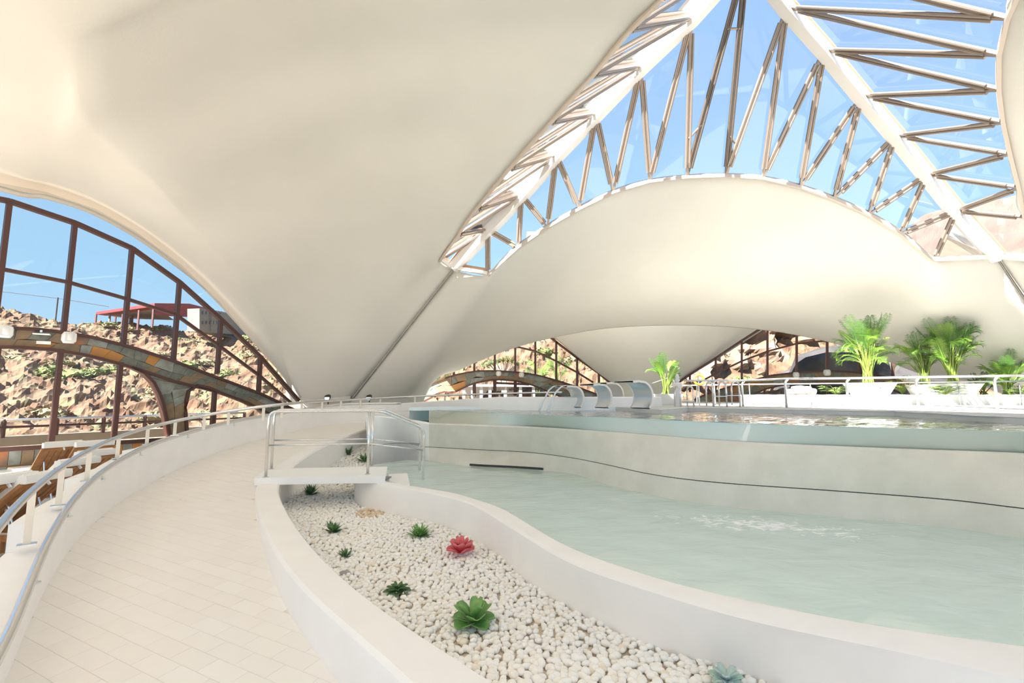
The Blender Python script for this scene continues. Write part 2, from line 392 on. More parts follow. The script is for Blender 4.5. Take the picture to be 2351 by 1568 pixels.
Mj = [lerp(apex, np.array([5.6, 5.5, 7.8]), .5), np.array([5.6, 5.5, 7.8]), lerp(np.array([5.6, 5.5, 7.8]), Mt, .5)]
ME = [LE[-1], np.array([3.6, 4.7, 5.9]), np.array([4.6, 3.2, 5.2]), Mt]; MR = [RE[-1], np.array([6.9, 4.4, 5.6]), np.array([6.1, 3.0, 5.0]), Mt]
for E_ in (ME, MR):
    pane([apex, E_[0], Mj[0]], np.array([0, 0, 1.])); 
    for i, j in enumerate(Mj):
        n = np.array([0, 0, 1.]); strut(E_[i], j, n); pane([j, E_[i], E_[i+1]], n)
        if i < 2: pane([j, E_[i+1], Mj[i+1]], n)
# edge rails along shells and blunt tips
railm = M('skylight_rail', (.62, .53, .45), .5, .1)
def rail_edge(P, name='edge_rail'):
    obj(name, MB().sweep(P, [(-.035, -.04), (.035, -.04), (.035, .04), (-.035, .04)]), railm, sky)
rail_edge(ARCH); rail_edge(LE); rail_edge([REp]+RE)
def tiprail(P):
    obj('tip_rail', MB().sweep([p+np.array([0, 0, .06]) for p in P], [(-.07, -.06), (.07, -.06), (.07, .05), (-.07, .05)]), beamm, sky)
    obj('copper_rail', MB().sweep([p+np.array([0, .08, .18]) for p in P], [(-.04, -.05), (.04, -.05), (.04, .05), (-.04, .05)]), copper, sky)
tiprail([LE[0], Lt+np.array([0, 0, -.05]), ARCH[0]]); tiprail([ARCH[-1], Rt+np.array([0, 0, -.05]), REp])
for (i, fr) in ((5, .25), (6, .25)):
    a = lerp(ARCH[i+1 if i == 6 else 6], apex, fr)
n_ = np.array([0, -.3, .95])
for A_, B1, B2, fr in ((ARCH[6], JL[5], apex, .26), (ARCH[7], apex, JR[5], .2), (apex, ARCH[6], ARCH[7], .3)):
    obj('cross_bar', MB().tube([lerp(A_, B1, fr), lerp(A_, B2, fr)], .03, 8), strutm, sky)

# ================================================================= STONE CLAD WINDOW ARCHES
stones = [M('slate_green', (.20, .21, .17), .7, col2=(.13, .14, .12), scale=8), M('slate_rust', (.40, .15, .06), .7, col2=(.20, .14, .10), scale=6),
          M('slate_brown', (.20, .15, .10), .7, col2=(.30, .20, .11), scale=5), M('slate_orange', (.48, .22, .05), .7, col2=(.42, .20, .07), scale=7), M('slate_grey', (.30, .32, .30), .7, col2=(.22, .22, .18), scale=6)]
def arch_band(root, outer, inner, to3, offv, step, depth=.28, pal=None):
    """stone band: outer/inner photo polylines on the window plane"""
    O = resample([np.array(to3(*p)) for p in outer], step+1); I = resample([np.array(to3(*p)) for p in inner], step+1)
    off = np.array(offv)
    obj('arch_core', MB().loft([[o, i, i+off*depth, o+off*depth] for o, i in zip(O, I)], closed=True), bronze, root)
    rnd = random.Random(step*7+3)
    def smp(L_, f): f = min(max(f, 0), step); i_ = min(int(f), step-1); return lerp(L_[i_], L_[i_+1], f-i_)
    two = np.mean([np.linalg.norm(a-b) for a, b in zip(O, I)]) > .30
    for r_ in range(2 if two else 1):
        B_ = [0]+[min(step, max(0, k+.5*r_+rnd.uniform(-.32, .32))) for k in range(1, step)]+[step]
        K_ = [rnd.uniform(-.22, .22) for _ in B_]; K_[0] = K_[-1] = 0; H_ = [rnd.uniform(.42, .6) for _ in range(step+2)]
        rs = random.Random(step)
        Hs = [rs.uniform(.38, .62) for _ in range(step+2)]
        hf = lambda f: float(np.interp(f, range(step+2), Hs))
        for k in range(len(B_)-1):
            if B_[k+1]-B_[k] < .15: continue
            q = []
            for f, e_ in ((B_[k]-K_[k]+.012, 0), (B_[k+1]-K_[k+1]-.012, 0), (B_[k+1]+K_[k+1]-.012, 1), (B_[k]+K_[k]+.012, 1)):
                h_ = hf(f); lo, hi = ((0.04, h_-.008) if r_ == 0 else (h_+.008, .96)) if two else (.04, .96)
                q.append(lerp(smp(O, f), smp(I, f), hi if e_ else lo))
            obj('stone', MB().slab([p+off*-.001 for p in q], -off*rnd.uniform(.010, .026)), rnd.choices(stones, pal or [6, 2, 4, .9, 3])[0], root)
    for Lr in (O, I):
        obj('arch_edge', MB().sweep([p-off*.03 for p in Lr], [(-.10, -.035), (.06, -.035), (.06, .035), (-.10, .035)]), bronze, root)
def bar(root, a, b, w_=.07, d_=.12, name='mullion', mat=None, nrm=(0, -1, 0)):
    a = np.array(a); b = np.array(b)
    return obj(name, MB().sweep([a, b], [(-w_/2, -d_/2), (w_/2, -d_/2), (w_/2, d_/2), (-w_/2, d_/2)], up=nrm), mat or bronze, root)
# ---- left window
wl = sroot('window_2'); wl['label'] = 'large arched window at left with brown frame and slate clad arch'
T3 = lambda x, y: PLN(x, y, -17.5, .631)
nin = np.array([.846, -.534, 0])   # towards the room
noff = -nin
top = [(-330, 400), (-170, 425), (22, 462), (172, 512), (303, 570), (412, 648), (507, 733), (598, 820), (685, 920)]
for a, b in zip(top[:-1], top[1:]): bar(wl, T3(*a), T3(*b), .1, .14, 'top_rail', nrm=nin)
tr_ = [(-180, 590), (5, 618), (157, 648), (290, 686), (403, 722), (503, 794), (595, 862), (668, 925)]
for a, b in zip(tr_[:-1], tr_[1:]): bar(wl, T3(*a), T3(*b), .075, .1, 'transom', nrm=nin)
band_o = [(-420, 800), (-200, 762), (0, 752), (100, 757), (200, 772), (300, 797), (400, 830), (500, 868), (600, 905), (672, 940)]
band_i = [(-420, 845), (-200, 806), (0, 796), (100, 801), (200, 816), (300, 843), (400, 876), (500, 900), (560, 922), (640, 962)]
def vpost(x0, y0, y1, nm='mullion'):
    p = T3(x0, y0); r = p.copy(); # vertical post down to elevation of y1
    z1 = p[1]*ray(x0, y1)[2]/ray(x0, y1)[1]
    q = np.array([p[0], p[1], z1]); return bar(wl, p, q, .09, .14, nm, nrm=nin)
for (x, y, ye) in [(22, 462, 752), (172, 512, 760), (303, 570, 790), (412, 648, 826), (507, 733, 858), (598, 820, 900), (140, 802, 1026), (277, 832, 1016), (493, 895, 985), (-170, 425, 780), (-5, 800, 1035)]: vpost(x, y, ye)
arch_band(wl, band_o, band_i, T3, noff, 30)
pil_l = [(300, 843), (332, 858), (357, 885), (372, 925), (384, 975), (388, 1010)]
pil_r = [(500, 900), (462, 884), (438, 886), (425, 905), (424, 950), (428, 1000)]
arch_band(wl, pil_l, pil_r, T3, noff, 7)
# glass panes between posts
def panes_between(root, tops, bots, to3, mat):
    for (a, b), (c, d) in zip(zip(tops[:-1], tops[1:]), zip(bots[:-1], bots[1:])):
        obj('pane', MB().add([to3(*a), to3(*b), to3(*d), to3(*c)], [(0, 1, 2, 3)]), mat, root)
panes_between(wl, top[1:], tr_[0:1]+tr_[1:], T3, glassw)
bo_at = lambda x: float(np.interp(x, [p[0] for p in band_o], [p[1] for p in band_o]))
panes_between(wl, tr_, [(x-8, bo_at(x)) for x, y in tr_], T3, glassw)
low = [(-180, 808), (0, 798), (130, 805), (268, 828), (370, 930)]
panes_between(wl, low, [(-200, 1040), (-12, 1033), (117, 1026), (258, 1014), (388, 1005)], T3, glassw)
panes_between(wl, [(425, 905), (492, 895), (560, 922), (620, 950)], [(428, 1000), (492, 985), (560, 970), (620, 955)], T3, glassw)
# strip of glass between top rail and the shell edge
so = [T3(0, 420), T3(104, 440), T3(220, 480), T3(310, 530), T3(417, 608), T3(506, 695), T3(600, 805), T3(688, 922)]
ti = [T3(-2, 458), T3(100, 487), T3(200, 524), T3(303, 570), T3(412, 648), T3(507, 733), T3(598, 820), T3(685, 920)]
for i in range(7): obj('head_pane', MB().add([so[i], so[i+1], ti[i+1], ti[i]], [(0, 1, 2, 3)]), glassw, wl)
bar(wl, T3(-260, 1048), T3(395, 1008), .09, .16, 'bottom_rail', nrm=nin)
# low stone plinth below the window
PL0, PL1 = T3(-300, 1052), T3(560, 995)
plz = (PL0[2]-.05)
obj('plinth', MB().slab([(PL0[0], PL0[1], -1.9), (PL1[0], PL1[1], -1.9), (PL1[0], PL1[1], -1.12), (PL0[0], PL0[1], -1.12)], noff*.3), M('plinth_render', (.45, .30, .18), .8), wl)
rnd = random.Random(4)
for k in range(34):
    for r_ in range(2):
        a = lerp(PL0, PL1, k/34); b = lerp(PL0, PL1, (k+.95)/34); z0 = -1.88+r_*.38; z1 = z0+.355
        q = [(a[0], a[1], z0), (b[0], b[1], z0), (b[0], b[1], z1), (a[0], a[1], z1)]
        obj('stone', MB().slab([np.array(p)+nin*.002 for p in q], nin*rnd.uniform(.012, .03)), rnd.choices(stones, [2, 4, 3, 4, 3])[0], wl)
def speaker(px, py, to3, n_in, label, s=1.0):
    p = to3(px, py)+n_in*.1; t = thing('wall_speaker', label, 'speaker', p)
    a = math.atan2(n_in[1], n_in[0])-math.pi/2
    body = obj('housing', MB().lathe((0, 0, 0), [(.001, -.13*s), (.10*s, -.13*s), (.14*s, -.06*s), (.14*s, .06*s), (.10*s, .13*s), (.001, .13*s)], 12), whitep, t, smooth=40, local=True)
    obj('grille', MB().box((n_in[0]*.1*s, n_in[1]*.1*s, 0), (.2*s, .05*s, .2*s), a), M('speaker_grille', (.7, .7, .68), .8), body, local=True)
speaker(8, 762, T3, nin, 'white speaker on the slate arch at the left picture edge'); speaker(155, 776, T3, nin, 'white speaker on the slate arch beside the light bracket')
t = thing('wall_light', 'angled white bracket light on the left slate arch', 'light', T3(92, 768)+nin*.12)
obj('lamp_plate', MB().box((0, 0, 0), (.28, .12, .025), .56), whitep, t, local=True); obj('bracket', MB().box((0, 0, .06), (.04, .14, .05), .56), steelb, t, local=True)
t = thing('sign_plate', 'small blank white plate under the bracket light on the left slate arch', 'sign', T3(97, 787)+nin*.05)
obj('plate', MB().box((0, 0, 0), (.26, .02, .07), math.atan2(.534, .846)+.0), whitep, t, local=True)

# ---- rear left window
w3 = sroot('window_3'); w3['label'] = 'rear left window with slate arch seen beyond the pool'
YB = 23.0; TB = lambda x, y: W(x, y, YB); back = np.array([0, 1., 0]); front = -back
tops = [(1060, 760), (1229, 762), (1255, 768), (1277, 785), (1325, 822), (1375, 857), (1402, 880)]
for a, b in zip(tops[:-1], tops[1:]): bar(w3, TB(*a), TB(*b), .1, .12, 'top_rail')
trs = [(1090, 780), (1168, 792), (1229, 806), (1277, 829), (1325, 855), (1362, 878)]
for a, b in zip(trs[:-1], trs[1:]): bar(w3, TB(*a), TB(*b), .08, .1, 'transom')
for x, y0, y1 in [(944, 880, 912), (1042, 830, 862), (1089, 800, 852), (1136, 780, 851), (1183, 770, 854), (1229, 762, 861), (1277, 785, 874), (1325, 822, 900), (1375, 857, 905), (1089, 880, 910), (1136, 871, 910), (1183, 874, 908), (895, 900, 915), (990, 855, 882)]:
    bar(w3, TB(x, y0), TB(x, y1), .1 if y0 < 870 else .16, .12)
bar(w3, TB(1136, 879), TB(1215, 883), .1, .1, 'door_head'); 
bo = [(905, 935), (938, 912), (990, 880), (1040, 862), (1089, 852), (1136, 851), (1183, 854), (1229, 860), (1277, 873), (1330, 890), (1395, 915)]
bi = [(935, 940), (985, 916), (1012, 898), (1042, 903), (1066, 889), (1095, 878), (1136, 871), (1183, 874), (1225, 885), (1280, 908), (1330, 925)]
arch_band(w3, bo, bi, TB, back, 22, pal=[6, 1.2, 5, .6, 3])
panes_between(w3, [(900, 830), (1042, 790), (1183, 765), (1229, 762), (1277, 785), (1325, 822), (1375, 857), (1402, 880)], [(900, 915), (1042, 915), (1183, 915), (1229, 915), (1277, 915), (1325, 915), (1375, 915), (1402, 915)], TB, glassw)
speaker(1145, 858, TB, front, 'white speaker on the rear left slate arch, left one', .9); speaker(1197, 861, TB, front, 'white speaker on the rear left slate arch, right one', .9)
# ---- rear right window
w4 = sroot('window_4'); w4['label'] = 'rear right window with slate arch behind the palms'
rA, rB = W(1555, 880, 23.0), W(2050, 880, 19.6); br_ = (rB[0]-rA[0])/(rB[1]-rA[1]); ar_ = rA[0]-br_*rA[1]
TR = lambda x, y: PLN(x, y, ar_, br_)
dRt = (rB-rA); dRt[2] = 0; dRt /= np.linalg.norm(dRt); nR = np.array([dRt[1], -dRt[0], 0]);
if nR[1] > 0: nR = -nR
tops = [(1548, 885), (1584, 860), (1643, 822), (1700, 784), (1755, 749), (1830, 735), (1960, 745), (2100, 800), (2230, 880)]
for a, b in zip(tops[:-1], tops[1:]): bar(w4, TR(*a), TR(*b), .1, .12, 'top_rail', nrm=nR)
trs = [(1605, 878), (1643, 858), (1703, 829), (1764, 806), (1828, 789), (1890, 783), (1965, 786), (2050, 806), (2140, 850)]
for a, b in zip(trs[:-1], trs[1:]): bar(w4, TR(*a), TR(*b), .075, .1, 'transom', nrm=nR)
for x, y0, y1 in [(1584, 860, 900), (1643, 822, 898), (1703, 784, 880), (1762, 749, 864), (1829, 735, 856), (1899, 740, 852), (1973, 750, 855), (2050, 780, 870), (2130, 820, 893), (1755, 893, 930), (1900, 878, 930)]:
    bar(w4, TR(x, y0), TR(x, y1), .09, .12, nrm=nR)
bo = [(1590, 920), (1620, 905), (1700, 880), (1770, 862), (1830, 855), (1900, 851), (1970, 855), (2040, 866), (2120, 888), (2200, 920)]
bi = [(1640, 935), (1690, 928), (1715, 915), (1750, 895), (1800, 883), (1860, 877), (1960, 879), (2040, 893), (2090, 910), (2150, 935)]
arch_band(w4, bo, bi, TR, -nR, 26, pal=[4, 2, 6, 1, 1])
panes_between(w4, [(1548, 885), (1643, 822), (1703, 784), (1762, 749), (1829, 735), (1899, 740), (1973, 750), (2050, 780), (2130, 820), (2230, 880)], [(x, 932) for x in (1560, 1643, 1703, 1762, 1829, 1899, 1973, 2050, 2130, 2230)], TR, glassw)
speaker(1827, 861, TR, nR, 'white speaker on the rear right slate arch, nearer the funnel shell', .9); speaker(1898, 856, TR, nR, 'white speaker on the crown of the rear right slate arch', 1)

# ================================================================= FLOORS, RAMP, WALLS
ground = struct(obj('ground', MB().box((0, 10, -2.9), (120, 110, .4)), M('ground_earth', (.24, .18, .13), .9, col2=(.18, .14, .1), scale=.6)))
PLf = [np.array([1.6, -3, -1.8]), np.array([0, -1.5, -1.8]), np.array([-1.5, .8, -1.8])]+[WG(*p) for p in [(20, 1568), (43, 1464), (79, 1396), (113, 1336), (150, 1269), (199, 1214), (262, 1160), (337, 1111), (412, 1074), (487, 1044), (600, 1008), (700, 985), (790, 970)]]
Bq = W(920, 951, 14.6); PLf += [np.array([Bq[0], 14.6, -.80])]
def smooth(P, k):
    P = [np.array(p) for p in P]
    for _ in range(k): P = [P[0]]+[(P[i-1]+2*P[i]+P[i+1])/4 for i in range(1, len(P)-1)]+[P[-1]]
    return P
PLs = smooth(resample(spline(PLf, 8), 90), 8)
zt = -1.40
out_near = [WZ(x, y, zt) for x, y in [(953, 1568), (849, 1488), (774, 1422), (705, 1365), (655, 1305), (611, 1228), (590, 1160), (585, 1109)]]
out_far = [WG(x, y, .05) for x, y in [(629, 1071), (672, 1043), (723, 1018), (782, 995), (841, 978), (880, 968)]]
OW = [np.array([2.6, -2, zt]), np.array([.9, .6, zt])]+out_near+out_far
OWs = smooth(resample(spline(OW, 8), 110), 25)
in_near = [WZ(x, y, zt) for x, y in [(1200, 1588), (1141, 1554), (1099, 1533), (1028, 1494), (962, 1455), (902, 1416), (843, 1372), (783, 1321), (729, 1267), (687, 1216), (658, 1172), (644, 1142), (636, 1107)]]
def offs(P, d):
    o = []
    for i, p in enumerate(P):
        t = P[min(i+1, len(P)-1)]-P[max(i-1, 0)]; n = np.array([t[1], -t[0], 0]); n /= np.linalg.norm(n)+1e-9; o.append(p+n*d)
    return o
IW = [np.array([3.0, -1.6, zt]), np.array([1.35, .8, zt])]+in_near+[q for q in offs(out_far, .30)]
IWs = smooth(resample(spline(IW, 6), 110), 25)
# ramp
def ramp_pt(p): return np.array([p[0], p[1], g(p[1])])
ra = resample(PLs, 60); rb = resample(OWs, 60)
rbase = [ramp_pt(lerp(b, i, .3)) for b, i in zip(rb, resample(IWs, 60))]
floor = struct(obj('floor', MB().loft([[ramp_pt(lerp(a, b, k/6))+np.array([0, 0, -.004]) for k in range(7)] for a, b in zip(ra, rbase)]), grout))
floor['label'] = 'beige tiled ramp curving up between the parapet and the planter'
poly = np.array([p[:2] for p in offs(ra, -.08)]+[p[:2] for p in rbase][::-1])
def inside(x, y, poly=poly):
    c = False; j = len(poly)-1
    for i in range(len(poly)):
        if (poly[i][1] > y) != (poly[j][1] > y) and x < (poly[j][0]-poly[i][0])*(y-poly[i][1])/(poly[j][1]-poly[i][1])+poly[i][0]: c = not c
        j = i
    return c
p1, p2 = WG(75, 1407), WG(230, 1484); ang = math.atan2(p2[1]-p1[1], p2[0]-p1[0]); ca, sa = math.cos(ang), math.sin(ang)
TS = .15; TW = .30; cells = []
for i in range(-60, 60):
    for j in range(-90, 90):
        u, v = (i+.5*(j % 2))*TW, j*TS; x = -3+u*ca-v*sa; y = 6+u*sa+v*ca
        if -.5 < y < 14.5 and -8 < x < 3 and inside(x, y): cells.append((x*x+y*y, x, y))
cells.sort()
visible = [c for c in cells if c[2] > 2.3 and abs(c[1]/c[2]) < 1.15]; near = set(visible[:300])
tv = []
for k in range(5):
    me = MB().box((0, 0, -.006), (TW-.002, TS-.002, .012)).mesh('tile'); me.materials.append(tilem); set_tone(me, [k/4]*8); tv.append(me)
rest = MB(); rt = []
for c in cells:
    _, x, y = c; z = g(y)
    sl = math.atan((g(y+.1)-g(y-.1))/.2)
    if c in near:
        o = bpy.data.objects.new('tile', random.choice(tv)); COL.objects.link(o); o.parent = floor; o.location = (x, y, z)
        o.rotation_euler = (Matrix.Rotation(sl, 3, 'X')@Matrix.Rotation(ang, 3, 'Z')).to_euler()
    else:
        R_ = np.array(Matrix.Rotation(sl, 3, 'X')@Matrix.Rotation(ang, 3, 'Z')); rest.box((x, y, z-.006), (TW-.002, TS-.002, .012), M=R_); rt += [random.random()]*8
ro_ = obj('tile', rest, tilem, floor, kind='stuff'); set_tone(ro_.data, rt)
# parapet: smooth curved wall, stepped outer ledge
ptop = [np.array([p[0], p[1], g(p[1])+.42]) for p in PLs]
def zpar(Y): return -.045+float(np.interp(Y, [-3, 2, 3.05, 3.6, 4.1, 4.6, 5.2, 5.9, 6.85, 7.9, 8.6, 9.5, 10.4, 11.7, 13, 14.6], [-1.62, -1.56, -1.48, -1.38, -1.27, -1.18, -1.09, -1.0, -.91, -.79, -.72, -.62, -.54, -.47, -.36, -.24]))
ptop = smooth([np.array([p[0], p[1], zpar(p[1])]) for p in PLs], 4)
pout = offs(ptop, -.20)
rows = [[np.array([a[0], a[1], g(a[1])-.1]), a, np.array([b[0], b[1], a[2]]), np.array([b[0], b[1], -2.4])] for a, b in zip(ptop, pout)]
par = struct(obj('wall_left', MB().loft(rows), pinkish, smooth=50)); par['label'] = 'low curved parapet along the outside of the ramp'
nst = 13; segs = resample(PLs, nst*6+1)
for k in range(nst-1):
    s_ = segs[k*6:(k+1)*6+1]; z = zpar(s_[0][1])-.05; a = offs(s_, -.18); b = offs(s_, -.40)
    obj('ledge_step', MB().prism([p for p in a]+[p for p in b][::-1], -2.4, z), pinkish, par)
# pool surround continuing the parapet behind the upper pool
zU = -.385; zL = -1.50
sur = [Bq*1.0, W(1000, 940, 14.0), W(1100, 940, 13.2), W(1200, 941, 12.5), W(1290, 941, 12.2), W(1420, 941, 12.6), W(1520, 941, 13.4)]
SU = resample(spline([np.array([p[0], p[1], 0]) for p in sur], 6), 30)
def zs(i): return float(np.interp(i, [0, 12, 29], [-.24, -.04, -.04]))
rows = [[np.array([p[0], p[1], -1.2]), np.array([p[0], p[1], zs(i)-.03]), np.array([p[0], p[1]+.04, zs(i)]), np.array([q[0], q[1], zs(i)]), np.array([q[0], q[1], -1.2])] for i, (p, q) in enumerate(zip(SU, offs(SU, -.35)))]
wb = struct(obj('wall_back', MB().loft(rows), pinkish, smooth=40)); wb['label'] = 'pale curved wall behind the upper pool'

# planter outer wall
def wallrow(o, i, zo, zi):
    b = .03; return [np.array([o[0], o[1], zo]), np.array([o[0], o[1], o[2]-b]), lerp(o, i, .08)+np.array([0, 0, -.005]), lerp(o, i, .92)+np.array([0, 0, -.005]), np.array([i[0], i[1], i[2]-b]), np.array([i[0], i[1], zi])]
rows = [wallrow(o, i, -2.3, -2.3) for o, i in zip(OWs, IWs)]
pw = struct(obj('wall_planter', MB().loft(rows), pinkish, smooth=35)); pw['label'] = 'low white wall between the ramp and the pebble bed'
# pool rim wall
xs = [815, 856, 884, 958, 1045, 1109, 1150, 1216, 1303, 1405, 1559, 1712, 1916, 2121, 2351, 2700]
ys = [1094, 1096, 1105, 1117, 1131, 1151, 1163, 1202, 1253, 1291, 1340, 1375, 1416, 1450, 1478, 1520]
rim_in = [WZ(x, y, zt) for x, y in zip(xs, ys)]
cxs = [815, 900, 1000, 1080, 1150, 1303, 1456, 1610, 1763, 1916, 2121, 2351, 2700]; cys = [1099, 1114, 1133, 1154, 1194, 1286, 1340, 1388, 1429, 1458, 1500, 1552, 1640]
rim_out = [WZ(x, y, zt) for x, y in zip(cxs, cys)]
bxs = [(813, 1155), (834, 1170), (878, 1179), (932, 1192), (977, 1200), (1022, 1213), (1063, 1231), (1111, 1255), (1150, 1284), (1216, 1345), (1319, 1404), (1390, 1444), (1456, 1475), (1533, 1501), (1610, 1520), (1700, 1548), (1850, 1600), (2050, 1680), (2400, 1850)]
rim_base = [WZ(x, y, -1.84) for x, y in bxs]
RI = smooth(resample(spline(rim_in, 6), 100), 12); RO = smooth(resample(spline(rim_out, 6), 100), 12); RB = smooth(resample(spline(rim_base, 6), 100), 12)
rows = [[np.array([b[0], b[1], -2.3]), b, lerp(b, o, .85), np.array([o[0], o[1], zt-.02]), lerp(o, i, .12), lerp(o, i, .9), np.array([i[0], i[1], zt-.03]), np.array([i[0], i[1], -2.5])] for i, o, b in zip(RI, RO, RB)]
pr = struct(obj('wall_pool_rim', MB().loft(rows), pinkish, smooth=35)); pr['label'] = 'thick white curving rim between the pebble bed and the lower pool'
obj('rim_end', MB().add([rows[0][k] for k in range(8)], [tuple(range(8))]), wallw, pr)

# front wall of the upper pool
def cur(pts, z, xs_): X = [p[0] for p in pts]; Yv = [p[1] for p in pts]; return [WZ(x, float(np.interp(x, X, Yv)), z) for x in xs_]
def smoothc(pts, z, n=90):
    px = spline([np.array([p[0], p[1]], float) for p in pts], 6); px = resample(px, n); return [WZ(p[0], p[1], z) for p in px]
gt_px = [(985, 943), (1110, 947), (1237, 953), (1390, 958), (1480, 962), (1680, 971), (1910, 979), (2140, 985), (2351, 990), (2650, 1003)]
gb_px = [(985, 971), (1110, 975), (1237, 980), (1390, 990), (1480, 997), (1680, 1012), (1910, 1023), (2140, 1032), (2351, 1040), (2650, 1062)]
jt_px = [(985, 1027), (1097, 1033), (1212, 1039), (1314, 1052), (1390, 1067), (1508, 1092), (1661, 1110), (1916, 1128), (2172, 1148), (2351, 1169), (2650, 1205)]
bs_px = [(985, 1058), (1075, 1070), (1200, 1077), (1314, 1088), (1405, 1115), (1508, 1140), (1661, 1163), (1916, 1186), (2172, 1212), (2351, 1237), (2650, 1290)]
def rx(pts, n=90):
    X = np.linspace(985, 2650, n); sp = np.array(spline([np.array(p, float) for p in pts], 6)); o = np.argsort(sp[:, 0]); return [(x, float(np.interp(x, sp[o, 0], sp[o, 1]))) for x in X]
GB = [WZ(*p, -.63) for p in rx(gb_px)]; JT = [WZ(*p, -1.20) for p in rx(jt_px)]; BS = [WZ(*p, zL) for p in rx(bs_px)]; GT = [WZ(*p, zU) for p in rx(gt_px)]
# left return of that wall towards the ramp
ret_top = [WZ(840, 953, -.47), WZ(880, 955, -.50), WZ(930, 962, -.56)]
ret_bot = [WZ(845, 1062, -1.55), WZ(880, 1055, -1.55), WZ(935, 1046, -1.52)]
def ext(A, B): return A+B
TOPR = resample(spline(ret_top+[GB[0]], 4), 14)[:-1]; BOTR = resample(spline(ret_bot+[BS[0]], 4), 14)[:-1]
TT = TOPR+GB; JJ = [lerp(a, b, .66) for a, b in zip(TOPR, BOTR)]+JT; BB = BOTR+BS
outw = lambda P: np.array([P[0], P[1], 0])/np.linalg.norm(P[:2])
fw = struct(sroot('wall_front')); fw['label'] = 'beige concrete front wall of the upper pool with a thin joint line'
nr = len(TOPR)
def wu(T_, J_): return MB().loft([[t+outw(t)*.30, t+outw(t)*.02, t-outw(t)*.05, t-outw(t)*.07+np.array([0, 0, -.03]), lerp(t, j, .5)-outw(t)*.02, j+np.array([0, 0, .012])] for t, j in zip(T_, J_)])
def wlo(J_, B_): return MB().loft([[j+outw(j)*.05, j-outw(j)*.004, lerp(j, b, .5), b, b+np.array([0, 0, -1.0])] for j, b in zip(J_, B_)])
obj('wall_upper', wu(TT[nr:], JJ[nr:]), concrete, fw, smooth=40)
obj('return_wall', wu(TT[:nr+1], JJ[:nr+1]), wallw, fw, smooth=40, label='white rendered left return of the pool wall')
obj('joint_line', MB().loft([[j+np.array([0, 0, .014])+outw(j)*.03, j-np.array([0, 0, .004])+outw(j)*.03] for j in JJ]), dark, fw)
obj('wall_lower', wlo(JJ[nr:], BB[nr:]), concrete, fw, smooth=40)
obj('return_base', wlo(JJ[:nr+1], BB[:nr+1]), wallw, fw, smooth=40)
obj('glass_front', MB().loft([[np.array([t[0], t[1], zU+.012]), np.array([b[0], b[1], -.64])] for t, b in zip(GT, GB)]), glassp, fw, smooth=True, label='clear glass edge holding the upper pool')
# dark overflow slot at the waterline
obj('overflow_slot', MB().sweep([BS[i]-outw(BS[i])*.015+np.array([0, 0, .035]) for i in range(5, 15)], [(-.01, -.02), (.01, -.02), (.01, .02), (-.01, .02)]), dark, fw)

# lower pool
poolf = M('pool_basin', (.86, .90, .87), .6, noise_=.04, scale=1.5)
pf = struct(obj('floor_lower_pool', MB().loft([[np.array([a[0], a[1], -2.25]), np.array([b[0], b[1], -2.25])] for a, b in zip(resample([np.array([WZ(860, 1060, zL)[0], WZ(860, 1060, zL)[1], 0])]+BS, 100), RI)]), poolf)); pf['label'] = 'pale basin of the lower pool'
fm = WZ(1745, 1205, zL)
wlow = watermat('lower_pool_water', (.88, .98, .96), 2.2, .26, (.82, .97, .92), .78, ((fm[0], fm[1]), (1.3, .45), -.35))
lw = MB(); A_ = resample([WZ(852, 1068, zL), WZ(930, 1056, zL)]+BS, 140); B_ = resample(RI, 140)
lw.loft([[np.array([*lerp(a, b+(b-a)*.0, k/24)[:2], zL+.012*noise.noise(Vector((*(lerp(a, b, k/24)[:2]*2.2), 0)))]) for k in range(25)] for a, b in zip(A_, B_)])
o = obj('lower_pool_water', lw, wlow, smooth=True); tag(o, 'mint green rippling water of the lower pool in the foreground', 'water'); o['kind'] = 'stuff'
# upper pool
ub_px = [(940, 943), (1000, 941), (1100, 940), (1200, 941), (1290, 941), (1420, 942), (1520, 943), (1580, 944), (1833, 950), (2056, 954), (2200, 961), (2308, 967), (2500, 975), (2700, 985)]
UB = [WZ(*p, zU) for p in ub_px]
UBs = resample(UB, 140)
front_ = resample([TOPR[0]+outw(TOPR[0])*.35+np.array([0, 0, zU-TOPR[0][2]]), TOPR[6]+outw(TOPR[6])*.2+np.array([0, 0, zU-TOPR[6][2]])]+GT, 140)
um = MB().loft([[np.array([*lerp(a, b, k/20)[:2], zU+.02*noise.noise(Vector((*(lerp(a, b, k/20)[:2]*3.0), 4)))]) for k in range(21)] for a, b in zip(front_, UBs)])
wup = watermat('upper_pool_water', (.80, .96, .98), 4.0, .55, (.42, .84, .93), .85)
o = obj('upper_pool_water', um, wup, smooth=True); tag(o, 'pale blue water filling the raised upper pool behind the glass edge', 'water'); o['kind'] = 'stuff'
bas = M('upper_basin', (.84, .90, .89), .6)
uf = struct(obj('floor_upper_pool', MB().loft([[np.array([a[0], a[1], -.64])+outw(a)*.3, np.array([a[0], a[1], -.86])+outw(a)*1.15, np.array([b[0], b[1], -.86]), np.array([b[0], b[1], -.30])] for a, b in zip(front_, UBs)]), bas)); uf['label'] = 'pale basin of the upper pool'
# water behind the glass seen as pale slab
o = obj('glass_water', MB().loft([[np.array([t[0], t[1], zU])+outw(t)*.04, np.array([b[0], b[1], -.63])+outw(b)*.04] for t, b in zip(GT, GB)]), watermat('edge_water', (.95, 1, 1), 3, .05, (.93, .97, .94), .95), smooth=True)
tag(o, 'pale water standing behind the glass edge of the upper pool', 'water'); o['kind'] = 'stuff'
